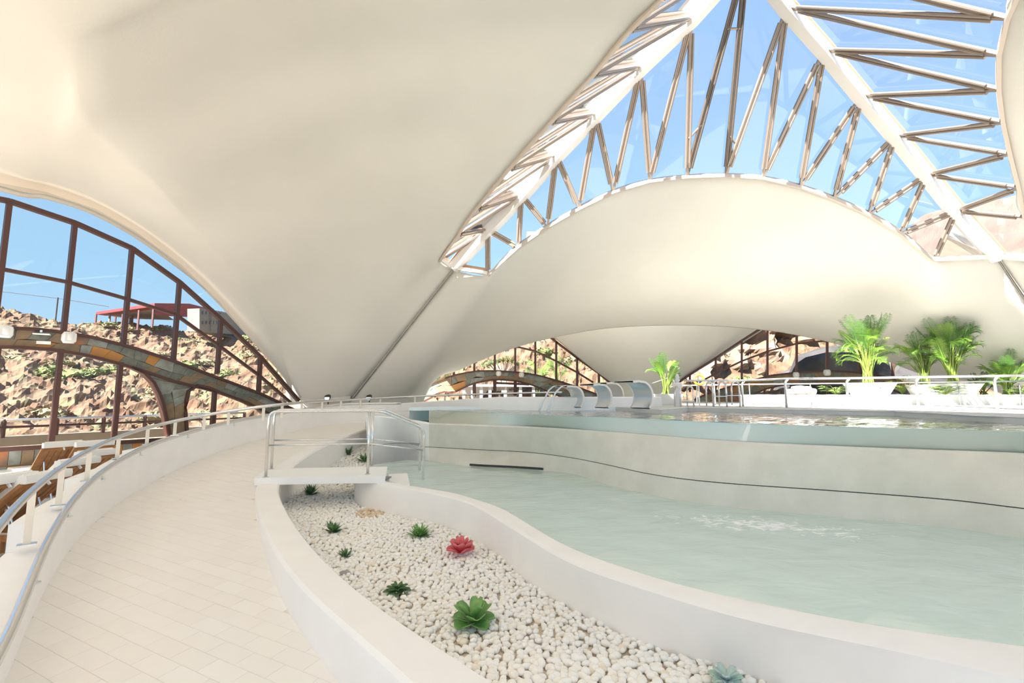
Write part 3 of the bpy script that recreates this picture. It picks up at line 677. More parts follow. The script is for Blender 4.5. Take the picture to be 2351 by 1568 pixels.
# deck behind the upper pool (right)
dk = [WZ(*p, -.30) for p in [(1520, 941), (1580, 936), (1833, 941), (2056, 945), (2200, 952), (2308, 958), (2500, 965), (2700, 975)]]
kerb = struct(obj('trim_1', MB().loft([[np.array([b[0], b[1], -.6]), np.array([b[0], b[1], -.31]), np.array([a[0], a[1], -.298]), np.array([a[0], a[1]+.35, -.298])] for a, b in zip(dk, UB[6:])]), M('kerb_stone', (.86, .84, .79), .7), smooth=30)); kerb['label'] = 'grey stone kerb along the back of the upper pool'
dpoly = [(a[0], a[1]+.02) for a in dk]+[(24, 5), (30, 24), (6, 24), (-2.2, 24), (-3.6, 17.6), (-1, 15.0), (2.5, 13.4)]
deck = struct(obj('deck', MB().prism(dpoly[::-1], -2.2, -.302), deckm)); deck['label'] = 'pale stone deck behind the upper pool'
bounce_slab = struct(obj('terrace', MB().prism([(3.2, -16), (26, -16), (26, 4), (14, 1), (6.5, -3.5)], -2.5, -1.88), M('bounce_pale', (.80, .77, .72), .8))); bounce_slab['label'] = 'unseen pale slab added behind the viewpoint to bounce sunlight'  # out of view, added as a reflector to brighten the foreground
# terrace left
tpoly = [p[:2] for p in offs(PLs, -.2)]
tp = [(a[0], a[1]) for a in tpoly]+[(-7.2, 16.6), (-17.5+.631*10, 10.0), (-17.5, 0), (-17.5, -8), (3, -8)]
ter = struct(obj('terrace', MB().prism(tp[::-1], -2.5, -1.88), M('terrace_stone', (.50, .46, .41), .8))); ter['label'] = 'pale stepped terrace with loungers beyond the ramp'
t2 = struct(obj('trim_2', MB().slab([(-8.9, 4.6, -1.88), (-11.9, 9.2, -1.88), (-9.6, 12.5, -1.88), (-6.6, 8.6, -1.88)], (0, 0, .30)), wallw)); t2['label'] = 'raised white platform carrying loungers by the left window'

# ================================================================= PEBBLES
def zpeb(Y): return float(np.interp(Y, [0, 8.3, 9.5, 10.6, 11.6, 12.6, 14], [-1.84, -1.82, -1.72, -1.60, -1.43, -1.27, -1.15]))
rbf = resample([rim_base[0]*1.0]+[WZ(845, 1062, -1.55), WZ(880, 1020, -1.3)], 8)
PB = [p[:2] for p in IWs if -.8 < p[1] < 13.2]
pool_side = [p[:2] for p in RB[::-1] if p[1] > -.8]+[rim_base[0][:2], WZ(858, 1071, -1.7)[:2], WZ(880, 1052, -1.6)[:2], np.array(WZ(872, 1005, -1.1)[:2])]
ppoly = np.array(PB+pool_side[::-1])
bedp = MB().prism([tuple(p) for p in ppoly], -2.4, -2.2)
def in_bed(x, y): return inside(x, y, ppoly)
ico = None
import bmesh
bm = bmesh.new(); bmesh.ops.create_icosphere(bm, subdivisions=2, radius=1); iv = np.array([v.co[:] for v in bm.verts]); iF = [tuple(v.index for v in f.verts) for f in bm.faces]; bm.free()
bm = bmesh.new(); bmesh.ops.create_icosphere(bm, subdivisions=1, radius=1); jv = np.array([v.co[:] for v in bm.verts]); jF = [tuple(v.index for v in f.verts) for f in bm.faces]; bm.free()
peb = []
ys_ = np.arange(1.2, 13.3, .050)
for yy in ys_:
    for xx in np.arange(-4.6, 3.2, .050):
        x = xx+random.uniform(-.02, .02); y = yy+random.uniform(-.02, .02)
        if abs(x/max(y, .1)) > 1.3: continue
        if in_bed(x, y): peb.append((math.hypot(x, y), x, y))
peb.sort(); vis = [p for p in peb if proj_ok(p)] if False else [p for p in peb if p[2] > 2.45 and p[1]/p[2] < .62]
nearp = set(vis[:300]); rstV = []; rstF = []; tones = []; nV = 0
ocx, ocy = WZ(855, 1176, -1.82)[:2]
pm = []
for k in range(10):
    vs = iv*np.array([1+random.uniform(-.05, .25), .8+random.uniform(-.1, .15), .66+random.uniform(-.08, .12)])
    vs = vs*(1+.13*np.array([noise.noise(Vector(v)*1.3+Vector((k*7, 0, 0))) for v in iv]))[:, None]
    mb = MB().add(vs*.033, iF); me = mb.mesh('pebble', True); me.materials.append(pebm); set_tone(me, [random.choice([.18, .5, .8, 1., .9, .65, .95])]*len(iv)); pm.append(me)
for p in peb:
    d, x, y = p; z = zpeb(y)+random.uniform(-.012, .012); tn = random.random()**.45
    tn = .12+.88*tn
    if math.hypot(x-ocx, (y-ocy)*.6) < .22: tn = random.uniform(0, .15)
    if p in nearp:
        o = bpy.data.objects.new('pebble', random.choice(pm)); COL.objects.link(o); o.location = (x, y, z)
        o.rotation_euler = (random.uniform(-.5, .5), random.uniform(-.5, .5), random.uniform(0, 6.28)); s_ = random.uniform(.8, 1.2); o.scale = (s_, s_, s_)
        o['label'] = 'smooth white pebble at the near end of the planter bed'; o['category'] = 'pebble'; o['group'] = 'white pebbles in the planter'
    else:
        bv, bF = (jv, jF) if d > 3.6 else (iv, iF)
        a = random.uniform(0, 6.28); R_ = np.array(Matrix.Rotation(a, 3, 'Z')@Matrix.Rotation(random.uniform(-.5, .5), 3, 'X'))
        sc = np.array([1.05+random.uniform(-.1, .2), .85+random.uniform(-.1, .15), .7+random.uniform(-.1, .1)])*.033*random.uniform(.8, 1.2)
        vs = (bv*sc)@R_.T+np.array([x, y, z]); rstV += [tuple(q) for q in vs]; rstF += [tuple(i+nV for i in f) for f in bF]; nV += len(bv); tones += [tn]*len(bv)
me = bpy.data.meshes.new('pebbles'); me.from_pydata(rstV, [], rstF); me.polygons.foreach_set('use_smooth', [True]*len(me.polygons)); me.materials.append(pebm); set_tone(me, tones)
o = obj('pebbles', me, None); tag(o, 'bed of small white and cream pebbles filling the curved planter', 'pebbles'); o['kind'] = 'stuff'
# soil under the pebbles
soil = MB().loft([[np.array([*lerp(a, b, k/5)[:2], zpeb(lerp(a, b, k/5)[1])-.02]) for k in range(6)] for a, b in zip(resample([np.array([*p, 0]) for p in PB], 60), resample([np.array([*p, 0]) for p in pool_side], 60))])
s_ = struct(obj('planter_bed', soil, M('gravel_base', (.72, .64, .52), .9, col2=(.6, .5, .4), scale=60))); s_['label'] = 'gravel base below the pebbles'

# ================================================================= BRIDGE AND ITS HANDRAIL
zb = -1.30
bq = [WZ(584, 1098, zb), WZ(611, 1076, zb), WZ(889, 1071, zb), WZ(884, 1093, zb), WZ(760, 1094, zb)]
br = thing('footbridge', 'white slab bridge crossing the pebble bed to the pool', 'bridge', bq[3]*0+np.array([bq[4][0], bq[4][1], zb-.1]))
obj('slab', MB().prism([q[:2] for q in bq], zb-.11, zb), wallw, br)
obj('drain_grate', MB().box(lerp(WZ(868, 1098, zt), WZ(884, 1100, zt), .5)+np.array([0, 0, .005]), (.26, .3, .02)), M('grate', (.25, .25, .25), .6), br)
st = thing('pool_steps', 'white submerged steps descending from the bridge into the water', 'steps', WZ(925, 1100, -1.7))
for k, (x0, x1, z0) in enumerate([(893, 935, -1.47), (930, 972, -1.56), (966, 1000, -1.75)]):
    obj('tread', MB().prism([WZ(x0, 1088, z0)[:2], WZ(x1, 1086, z0)[:2], WZ(x1+6, 1112, z0)[:2], WZ(x0, 1110, z0)[:2]][::-1], -2.2, z0), wallw, st)
def fil(P, r=.12, n=5):
    P = [np.array(p, float) for p in P]; o = [P[0]]
    for a, b, c in zip(P[:-2], P[1:-1], P[2:]):
        d1 = (a-b)/np.linalg.norm(a-b); d2 = (c-b)/np.linalg.norm(c-b); rr = min(r, .45*np.linalg.norm(a-b), .45*np.linalg.norm(c-b)); p0 = b+d1*rr; p2_ = b+d2*rr
        for k in range(n+1): t = k/n; o.append((1-t)**2*p0+2*t*(1-t)*b+t*t*p2_)
    o.append(P[-1]); return o
def bridge_rail(base, m1, end_base, label, lowz=.5, zend=-.60):
    t = thing('handrail', label, 'handrail', base)
    h = 1.04; A0 = base+np.array([0, 0, h]); B0 = m1+np.array([0, 0, h]); d = (B0-A0); d /= np.linalg.norm(d); B1 = B0+d*.17
    E0 = np.array([end_base[0], end_base[1], zend])
    obj('top_rail', MB().tube(fil([base, A0, B1, E0, end_base], .13), .0225, 12), steel, t, smooth=True)
    obj('post', MB().tube([m1, B0], .0225, 12), steel, t, smooth=True)
    a = base+np.array([0, 0, lowz]); b = m1+np.array([0, 0, lowz]); c = np.array([end_base[0], end_base[1], -.98])
    obj('lower_rail', MB().tube([a, b], .013, 8), steel, t, smooth=True); obj('lower_rail', MB().tube([b, c], .013, 8), steel, t, smooth=True)
    for q in (base, m1): obj('base_flange', MB().lathe(q, [(.045, 0), (.045, .01), (.025, .014)], 14), steelb, t, smooth=30)
bF, mF = WZ(610, 1096, zb), WZ(844, 1089, zb); eF = WZ(971, 1118, -1.62)
bB, mB = WZ(623, 1077, zb), WZ(853, 1071, zb); eB = WZ(963, 1092, -1.60)
bridge_rail(bF, mF, eF, 'stainless steel handrail along the near edge of the white bridge'); bridge_rail(bB, mB, eB, 'stainless steel handrail along the far edge of the white bridge')

# ================================================================= RAMP RAILS
lr_px = [(-8, 1568), (11, 1505), (41, 1411), (71, 1329), (97, 1265), (127, 1205), (165, 1149), (210, 1100), (270, 1057), (337, 1021), (397, 1001), (472, 981), (536, 966), (620, 952)]
LRp = [p+np.array([0, 0, .045]) for p in offs(ptop, -.0)]
t = thing('ramp_rail', 'thick polished steel tube rail along the top of the ramp parapet', 'handrail', LRp[0])
obj('tube', MB().tube(resample(LRp, 140), .034, 12), steel, t, smooth=True)
for p in resample(LRp, 16)[1:]: obj('bracket', MB().tube([p, p+np.array([-.0, .02, -.09])], .01, 6).lathe(p+np.array([0, .02, -.1]), [(.03, 0), (.03, .01)], 10), steelb, t, smooth=40)
ur_px = [(-30, 1243), (0, 1203), (37, 1158), (82, 1117), (150, 1065), (210, 1030), (300, 991), (345, 979), (402, 965), (477, 951), (560, 938), (640, 929)]
URp = [WG(x, y, .90) for x, y in ur_px]
URp += [W(740, 921, 12.6), W(841, 916, 14.6), W(943, 910, 14.9), W(1070, 906, 14.4), W(1160, 903, 13.8), W(1290, 901, 13.5)]
URp = [URp[0]+(URp[0]-URp[1])*3]+URp
URs = smooth(resample(spline(URp, 6), 160), 40)
t = thing('handrail', 'long curved steel handrail on flat posts outside the ramp', 'handrail', URs[0])
obj('top_rail', MB().tube(URs, .029, 12), steel, t, smooth=True)
for (tx_, ty_, by_) in [(75, 1124, 1250), (143, 1070, 1161), (206, 1032, 1104), (273, 1003, 1052), (340, 981, 1020), (403, 966, 998)]:
    a = WG(tx_, ty_, .90); rb_ = ray(tx_, by_); zb_ = min(a[1]*rb_[2]/rb_[1], a[2]-.25)
    obj('post', MB().box((a[0], a[1], (a[2]+zb_)/2), (.05, .012, a[2]-zb_), .7), postm, t); obj('base_plate', MB().box((a[0], a[1], zb_), (.12, .08, .012), .7), steelb, t)
for x in (470, 530, 605, 650, 693, 738, 783, 826, 869, 950, 1020, 1085, 1150, 1220):
    a = min(URs, key=lambda p: abs(p[0]/p[1]-ray(x, 930)[0]/ray(x, 930)[1]) if p[1] > 5 else 99)
    obj('post', MB().box((a[0], a[1], a[2]-.13), (.05, .012, .26), .3), postm, t)

# ================================================================= SUN LOUNGERS
def make_lounger(label):
    t = thing('sun_lounger', label, 'sun lounger', (0, 0, 0), 0, 'teak sun loungers by the left window')
    # head at local origin (x=0), feet towards -x; back rises towards +x end
    for s_ in (-1, 1):
        obj('side_rail', MB().box((-1.0, s_*.31, .28), (2.0, .04, .07)), teak, t, local=True)
        obj('leg', MB().box((-.25, s_*.31, .13), (.06, .05, .26)), teak, t, local=True); obj('leg', MB().box((-1.85, s_*.31, .13), (.06, .05, .26)), teak, t, local=True)
    for k in range(12): obj('slat', MB().box((-1.95+k*.1, 0, .31), (.07, .58, .018)), teak, t, local=True)
    a = math.radians(42); R_ = np.array(Matrix.Rotation(-a, 3, 'Y')); o0 = np.array([-.72, 0, .33])
    def loc(x, y, z): return o0+R_@np.array([x, y, z])
    for k in range(6): obj('back_slat', MB().box(loc(.42, -.235+k*.094, 0), (.80, .078, .02), M=R_), teak, t, local=True)
    for s_ in (-1, 1): obj('back_stile', MB().box(loc(.42, s_*.30, 0), (.86, .05, .04), M=R_), teak, t, local=True)
    obj('back_rail', MB().box(loc(.83, 0, 0), (.06, .62, .045), M=R_), teak, t, local=True)
    obj('prop', MB().tube([loc(.5, -.2, -.01), loc(.5, -.2, -.05), (-.2, -.2, .3)], .012, 6), steelb, t, local=True); obj('prop', MB().tube([loc(.5, .2, -.01), (-.2, .2, .3)], .012, 6), steelb, t, local=True)
    c = MB(); sec = []
    pth = [np.array([-1.98, 0, .365]), np.array([-.8, 0, .365]), loc(.05, 0, .06), loc(.93, 0, .06)]
    c.sweep(fil(pth, .08), [(-.31, -.045), (-.28, .045), (.28, .045), (.31, -.045)]); obj('mattress', c, cushion, t, smooth=50, local=True)
    obj('strap', MB().box(loc(.86, 0, .0)+np.array([.02, 0, 0]), (.03, .02, .12), M=R_), whitep, t, local=True)
    obj('head_roll', MB().sweep([loc(.90, -.31, .04), loc(.90, .31, .04)], [(-.05, -.05), (.05, -.05), (.06, 0), (.05, .05), (-.05, .05), (-.06, 0)]), cushion, t, smooth=60, local=True)
    return t
LG = [(150, 1022, -.98, 150, 'teak sun lounger nearest the glass, back slats and white cushion edge showing whole'),
      (222, 1020, -.98, 150, 'teak sun lounger nearest the glass, half hidden behind the handrail'),
      (228, 1042, -1.02, 165, 'teak sun lounger behind the third flat rail post'),
      (190, 1062, -1.04, 172, 'teak sun lounger between the second and third flat rail posts'),
      (120, 1095, -1.04, 180, 'teak sun lounger with long white mattress behind the second flat rail post'),
      (30, 1102, -1.02, 175, 'nearest teak sun lounger, cut by the left picture edge')]
L0 = None
for i, (x, y, z, deg, lab) in enumerate(LG):
    p = WZ(x, y, z); a = math.radians(deg-180)
    base = np.array([p[0], p[1], p[2]-.95])
    if L0 is None: L0 = make_lounger(lab); L0.location = tuple(base); L0.rotation_euler = (0, 0, a)
    else: dup(L0, base, a, lab)

# ================================================================= SUCCULENTS
gleaf = M('succulent_green', (.10, .26, .06), .4, col2=(.22, .42, .12), scale=14); bleaf = M('succulent_dark', (.045, .12, .045), .5, col2=(.12, .24, .08), scale=20)
rleaf = M('succulent_red', (.62, .06, .09), .4, col2=(.78, .22, .22), scale=12); pleaf = M('succulent_pale', (.40, .60, .48), .5, col2=(.52, .60, .66), scale=16)
def petal(L_, w_, cup, lift, base_r=.0, n=9):
    rows = []
    for i in range(n+1):
        t = i/n; wd = w_*(.32+.68*math.sin(math.pi/2*min(1, t/.62)) if t < .62 else math.sqrt(max(.0, 1-((t-.62)/.42)**2))); x = base_r+L_*t; z = lift*L_*t**1.1+ -.12*L_*t*t
        rows.append([(x, -wd/2, z+cup*wd), (x, -wd/4, z+cup*wd*.25), (x, 0, z), (x, wd/4, z+cup*wd*.25), (x, wd/2, z+cup*wd)])
    return MB().loft(rows)
def rosette(px, py, z, rings, mat, label, spin=0):
    p = WZ(px, py, z); t = thing('succulent', label, 'succulent', p)
    k = 0
    for (n, L_, w_, cup, lift, zz) in rings:
        me = petal(L_, w_, cup, lift).mesh('leaf', True); me.materials.append(mat)
        for i in range(n):
            o = bpy.data.objects.new('leaf', me); COL.objects.link(o); o.parent = t; o.location = (0, 0, zz); o.rotation_euler = (0, random.uniform(-.08, .08), spin+6.283*i/n+k*.5); 
            m_ = o.modifiers.new('th', 'SOLIDIFY'); m_.thickness = .006
        k += 1
    return t
rosette(1086, 1432, -1.80, [(5, .18, .15, .22, .25, .0), (3, .16, .15, .3, .7, .01), (3, .11, .11, .4, 1.3, .02)], gleaf, 'large glossy green rosette succulent in the middle of the pebbles', .3)
rosette(1058, 1272, -1.80, [(5, .16, .15, .3, .45, .0), (4, .13, .14, .35, 1.0, .01), (3, .09, .10, .4, 1.7, .02)], rleaf, 'red rosette succulent near the pool rim', .9)
rosette(912, 1358, -1.81, [(9, .13, .045, .25, .12, .0), (7, .10, .04, .3, .4, .01), (5, .06, .03, .3, .9, .02)], bleaf, 'flat dark green star succulent left of the big green rosette')
rosette(1668, 1566, -1.80, [(7, .11, .06, .3, .3, .0), (5, .08, .05, .3, .9, .01)], pleaf, 'pale blue green rosette succulent at the bottom picture edge')
def tuft(px, py, z, n, L_, label, mat=bleaf):
    p = WZ(px, py, z); t = thing('succulent', label, 'succulent', p); 
    for h in range(3):
        mb = MB()
        for i in range(n//3):
            a = random.uniform(0, 6.28); l = L_*random.uniform(.7, 1.1); tl = random.uniform(.2, 1.1); d = np.array([math.cos(a)*math.cos(tl), math.sin(a)*math.cos(tl), math.sin(tl)])
            s_ = np.array([-math.sin(a), math.cos(a), 0])*l*.11; q = d*l*.5+np.array([0, 0, -.0]); e_ = d*l
            mb.add([(0, 0, 0), q-s_, q+s_, e_, q+np.array([0, 0, -.012])], [(0, 1, 4), (0, 4, 2), (1, 3, 4), (4, 3, 2), (0, 2, 3, 1)])
        obj('leaf_cluster', mb, mat, t, local=True)
    return t
tuft(763, 1222, -1.81, 45, .17, 'spiky dark green succulent nearest the left planter wall below the bridge')
tuft(963, 1232, -1.81, 60, .19, 'wide spiky blue green succulent beside the red rosette', gleaf); tuft(793, 1279, -1.82, 30, .12, 'small low spiky succulent close to the ramp side wall')
tuft(713, 1136, -1.77, 42, .21, 'spiky succulent in the shade under the bridge'); tuft(797, 1044, -1.41, 42, .24, 'dark spiky succulent in the far pebble bed seen between the rails')
tuft(838, 1060, -1.49, 36, .24, 'dark spiky succulent behind the middle post of the bridge rail')
p = WZ(791, 1318, -1.82); o = obj('stone', MB().add(iv*np.array([.07, .045, .035])+p, iF), M('grey_stone', (.35, .34, .33), .8), smooth=True); tag(o, 'single grey stone among the white pebbles at the left planter wall', 'stone')

# ================================================================= WATER CANNONS
def cannon(px, py, w_, label, jets=False, sc=1.0):
    p = WZ(px, py, zU+.01); t = thing('water_cannon', label, 'water cannon', p)
    f_ = np.array([-.84, -.54, 0]); e_ = np.array([.54, -.84, 0]); prof = []
    for k in range(15):
        a = math.radians(-52+k*(148/14)); prof.append((-.33*math.cos(a)*sc, (.33+.33*math.sin(a))*sc))
    prof += [(.10*sc, .672*sc), (.28*sc, .655*sc)]
    P = [f_*x+np.array([0, 0, z]) for x, z in prof]; rows = []
    for s_ in (-w_/2, w_/2): pass
    mb = MB(); th = .03
    inn = []
    for i, q in enumerate(P):
        a = P[max(0, i-1)]; b = P[min(len(P)-1, i+1)]; tt = (b-a)/np.linalg.norm(b-a); nn_ = np.cross(tt, e_); inn.append(q-nn_*th)
    mb.loft([[q-e_*w_/2, q+e_*w_/2, r_+e_*w_/2, r_-e_*w_/2] for q, r_ in zip(P, inn)], closed=True)
    bl_ = obj('blade', mb, steelb, t, smooth=40, local=True)
    for s_ in (-1, 1):
        obj('blade_edge', MB().loft([[q+e_*s_*w_/2, q+e_*s_*(w_/2+.02), r_+e_*s_*(w_/2+.02)-(q-r_)*.5, r_+e_*s_*w_/2-(q-r_)*.5] for q, r_ in zip(P, inn)], closed=True), beamm, t, smooth=40, local=True)
    obj('bolt', MB().lathe(P[0]+e_*w_*.3+np.array([0, 0, .03]), [(.018, 0), (.012, .02)], 8), steel, bl_, local=True)
    if jets:
        for s_ in (-.8, .8):
            a = P[-1]+e_*s_*w_/2; J = [p+a+f_*(.55*q_)+np.array([0, 0, .05*q_-.68*q_*q_]) for q_ in np.linspace(0, 1, 10)]
            jm = MB()
            for m_ in range(4): jm.tube([np.array(q)+e_*random.uniform(-.03, .03)*(i_/9+.4) for i_, q in enumerate(J)], [.014+.008*i_/9 for i_ in range(10)], 7)
            o = obj('water_jet', jm, watermat('jet_water', (.9, .97, 1), 20, .4, (.92, .97, 1), .75), smooth=True); tag(o, 'arc of water from the left cannon, '+('farther' if s_ < 0 else 'nearer')+' stream', 'water'); o['kind'] = 'stuff'
cannon(1307, 942, .44, 'curved stainless steel water cannon pouring two streams, leftmost', True, .92)
cannon(1368, 944, .44, 'curved stainless steel water cannon, middle of the three in front', False, .97)
cannon(1455, 946, .54, 'largest curved stainless steel water cannon, nearest the steps', False, 1.05)
cannon(1400, 938, .4, 'sunlit water cannon standing farther back between two front ones', False, 1.1)

# ================================================================= POOL RAILINGS RIGHT
posts = [(1638, 933, -.30), (1706, 933, -.30), (1806, 936, -.30), (1948, 937, -.30), (2109, 939, -.30), (2291, 941, -.30)]
PP = [WZ(x, y, z) for x, y, z in posts]; rt_z = .40
t = thing('handrail', 'steel railing on curved posts along the back of the upper pool', 'handrail', PP[0])
ext_ = PP[-1]+(PP[-1]-PP[-2]); tops_ = [np.array([p[0]+.0, p[1], rt_z]) for p in PP+[ext_]]; st0 = np.array([PP[0][0]-.7, PP[0][1]+.2, rt_z-.0])
obj('top_rail', MB().tube([st0]+tops_, .026, 12), steel, t, smooth=True)
for p in PP+[ext_]: obj('post', MB().tube(fil([p, p+np.array([.0, 0, .62]), np.array([p[0]+.07, p[1]-.02, rt_z-.01])], .1), .026, 10), steelb, t, smooth=True)
t = thing('handrail', 'thin steel railing farther back in front of the white planters', 'handrail', W(1640, 930, 14.8))
obj('top_rail', MB().tube([W(1560, 885, 15), W(1720, 882, 15), W(2000, 879, 14.5), W(2250, 876, 14.2), W(2420, 874, 14)], .022, 8), steel, t, smooth=True)
for x in (1640, 1720, 1860, 2020, 2200, 2340): p = W(x, 880, 14.6); obj('post', MB().tube([p, np.array([p[0], p[1], -.3])], .018, 8), steelb, t, smooth=True)
# stair rails into the upper pool
for k, (dy, lab) in enumerate(((0, 'pair of sloping steel handrails at the pool steps, nearer one'), (.7, 'sloping steel handrail at the pool steps, farther one'))):
    b = WZ(1500, 936, -.45)+np.array([.0, dy, 0]); t = thing('handrail', lab, 'handrail', b)
    Y0 = b[1]; q = lambda x, y: W(x, y, Y0+.2)
    obj('top_rail', MB().tube(fil([q(1490, 925), q(1545, 884), q(1640, 884)], .15), .028, 10), steel, t, smooth=True)
    obj('lower_rail', MB().tube(fil([q(1496, 880), q(1535, 866), q(1548, 872), q(1548, 940)], .12), .024, 10), steel, t, smooth=True)
    for x in (1560, 1600): obj('post', MB().tube([q(x, 884), q(x, 942)], .024, 10), steelb, t, smooth=True)
for (x, y, lab) in [(1575, 942, 'steel pool ladder left of the railing'), (1650, 932, 'looped steel ladder rails beside the slate arch'), (1680, 930, 'looped steel ladder rails right of the other loop')]:
    p = W(x, y, 12.6); t = thing('pool_ladder', lab, 'ladder', p)
    for s_ in (-.17, .17): obj('side_tube', MB().tube(fil([p+np.array([s_, .35, 0]), p+np.array([s_, .35, .62]), p+np.array([s_, -.1, .62]), p+np.array([s_, -.1, -.05])], .2), .022, 8), steel, t, smooth=True)
    for z_ in (.05, .25): obj('rung', MB().box(p+np.array([0, -.1, z_]), (.34, .07, .02)), steelb, t)
p = W(1556, 900, 13.5); t = thing('shower_column', 'white column with a turned finial behind the pool step rails', 'column', (p[0], p[1], -.3))
obj('shaft', MB().lathe((0, 0, 0), [(.10, 0), (.10, .5), (.14, .52), (.14, .62), (.08, .66)], 14), whitep, t, smooth=30, local=True); obj('finial', MB().lathe((0, 0, .66), [(.03, 0), (.07, .05), (.04, .1), (.06, .15), (.02, .24)], 12), whitep, t, smooth=True, local=True)
p = W(1605, 872, 14); t = thing('life_ring', 'orange and white life ring hanging behind the pool railing', 'life ring', p)
ring = [p+np.array([.14*math.cos(a), 0, .14*math.sin(a)]) for a in np.linspace(0, 6.283, 25)]
obj('ring', MB().tube(ring, .035, 8), M('ring_orange', (.9, .40, .05), .5), t, smooth=True); obj('ring_bracket', MB().box(p+np.array([0, .05, -.35]), (.03, .03, 1.0)), steelb, t)

# ================================================================= WHITE PLANTERS, POTS, PALMS
zpl = .02
def plbox(x0, x1, Y, label, ztop=zpl, dep=1.2):
    a, b = W(x0, 920, Y), W(x1, 920, Y-(.6 if x1 > 1900 else 0)); t = thing('planter_box', label, 'planter', (a[0], a[1], -.3))
    d = b-a; d[2] = 0; L_ = np.linalg.norm(d); d /= L_; n = np.array([-d[1], d[0], 0])
    q = [a, b, b+n*dep, a+n*dep]; obj('box', MB().prism([p[:2] for p in q], -.302, ztop-.03), whitep, t)
    obj('coping', MB().prism([p[:2] for p in [a-n*.03, b-n*.03, b+n*(dep+.03), a+n*(dep+.03)]], ztop-.03, ztop), whitep, t)
plbox(1722, 1950, 15.6, 'long low white planter box left of the big palm'); plbox(1955, 2420, 15.2, 'long low white planter box carrying the palm pots')
leafm = [M('palm_green', (.10, .24, .02), .45, col2=(.22, .35, .04), scale=3), M('palm_dark', (.035, .12, .015), .45, col2=(.09, .20, .03), scale=3)]
cane = M('palm_cane', (.20, .27, .04), .5, col2=(.12, .19, .035), scale=5)
def frond(L_, lift, rnd, nl=22, wl_=.36):
    mb = MB(); P = []; 
    for i in range(13):
        t = i/12; x = L_*(math.sin(t*1.25)*.75)*(1.15-lift*.5); z = L_*(lift*t-.62*t*t*(1.2-lift*.55)); P.append(np.array([x, 0, z]))
    mb.tube(P, [.012*(1-.8*i/12)+.002 for i in range(13)], 5); Ps = resample(P, nl+1)
    for k in range(3, nl+1):
        p = Ps[k]; t = (Ps[min(k+1, nl)]-Ps[k-1]); t /= np.linalg.norm(t); s_ = math.sin(math.pi*(k-1)/(nl+1))**.6
        for sd_ in (-1, 1):
            l = L_*wl_*s_*rnd.uniform(.85, 1.1); d = t*.62+np.array([0, sd_*.78, .05]); d /= np.linalg.norm(d); w2 = t*.009
            m1 = p+d*l*.5+np.array([0, 0, .02]); e_ = p+d*l+np.array([0, 0, -.16*l]); mb.add([p-w2*.6, p+w2*.6, m1+w2, m1-w2, e_], [(0, 1, 2, 3), (3, 2, 4)])
    return mb
def palm(base, H, nf, label, pot=None, spread=.28, seed=1, Lf=1.0):
    rnd = random.Random(seed); t = thing('potted_palm' if pot else 'palm', label, 'palm', base)
    z0 = 0
    if pot:
        w1, w0, h = pot
        obj('pot', MB().add([(-w0/2, -w0/2, 0), (w0/2, -w0/2, 0), (w0/2, w0/2, 0), (-w0/2, w0/2, 0), (-w1/2, -w1/2, h), (w1/2, -w1/2, h), (w1/2, w1/2, h), (-w1/2, w1/2, h), (-w1/2+.05, -w1/2+.05, h), (w1/2-.05, -w1/2+.05, h), (w1/2-.05, w1/2-.05, h), (-w1/2+.05, w1/2-.05, h), (-w1/2+.05, -w1/2+.05, h-.06), (w1/2-.05, -w1/2+.05, h-.06), (w1/2-.05, w1/2-.05, h-.06), (-w1/2+.05, w1/2-.05, h-.06)],
            [(0, 3, 2, 1), (0, 1, 5, 4), (1, 2, 6, 5), (2, 3, 7, 6), (3, 0, 4, 7), (4, 5, 9, 8), (5, 6, 10, 9), (6, 7, 11, 10), (7, 4, 8, 11), (8, 9, 13, 12), (9, 10, 14, 13), (10, 11, 15, 14), (11, 8, 12, 15), (12, 13, 14, 15)]), whitep, t, local=True)
        z0 = h-.08
    fm_ = [frond(Lf*rnd.uniform(.85, 1.1), l, rnd).mesh('frond') for l in (.95, .75, .55, 1.15)]
    for i, m_ in enumerate(fm_): m_.materials.append(leafm[i % 2])
    for k in range(nf):
        a = rnd.uniform(0, 6.28); h = H*rnd.uniform(.35, .72); rr = spread*rnd.uniform(.4, 1.0)
        b = np.array([rnd.uniform(-.13, .13), rnd.uniform(-.13, .13), z0]); e_ = np.array([math.cos(a)*rr, math.sin(a)*rr, z0+h]); mdl = lerp(b, e_, .5)*np.array([.7, .7, 1])
        obj('cane', MB().tube(spline([b, mdl, e_], 3), .016, 6), cane, t, smooth=True, local=True)
        o = bpy.data.objects.new('frond', rnd.choice(fm_)); COL.objects.link(o); o.parent = t; o.location = tuple(e_); o.rotation_euler = (rnd.uniform(-.2, .2), rnd.uniform(-.35, .1), a+rnd.uniform(-.4, .4))
    return t
def at(px, Y, z): p = W(px, 900, Y); return np.array([p[0], p[1], z])
palm(at(1997, 15.4, zpl), 2.0, 46, 'tall bright palm in a white square pot, left of the pair', (1.02, .72, .36), .32, 3, 1.05)
palm(at(2190, 15.3, zpl), 2.0, 44, 'tall bright palm in a white square pot, right of the pair', (1.02, .72, .34), .32, 5, 1.05)
palm(at(2128, 16.0, zpl), 1.7, 26, 'darker palm in a white pot leaning left just behind the right palm', (.8, .6, .33), .3, 8, .95)
palm(at(1530, 15.2, -.3), 1.05, 16, 'small pale palm in a white pot behind the pool step rails', (.8, .6, .34), .2, 11, .7)
palm(at(2312, 15.6, zpl-.02), .95, 24, 'low wide dark palm at the right picture edge', None, .3, 13, .85)
palm(at(2260, 16.2, zpl-.02), .45, 12, 'small low palm between the right pot and the picture edge', None, .2, 15, .5)
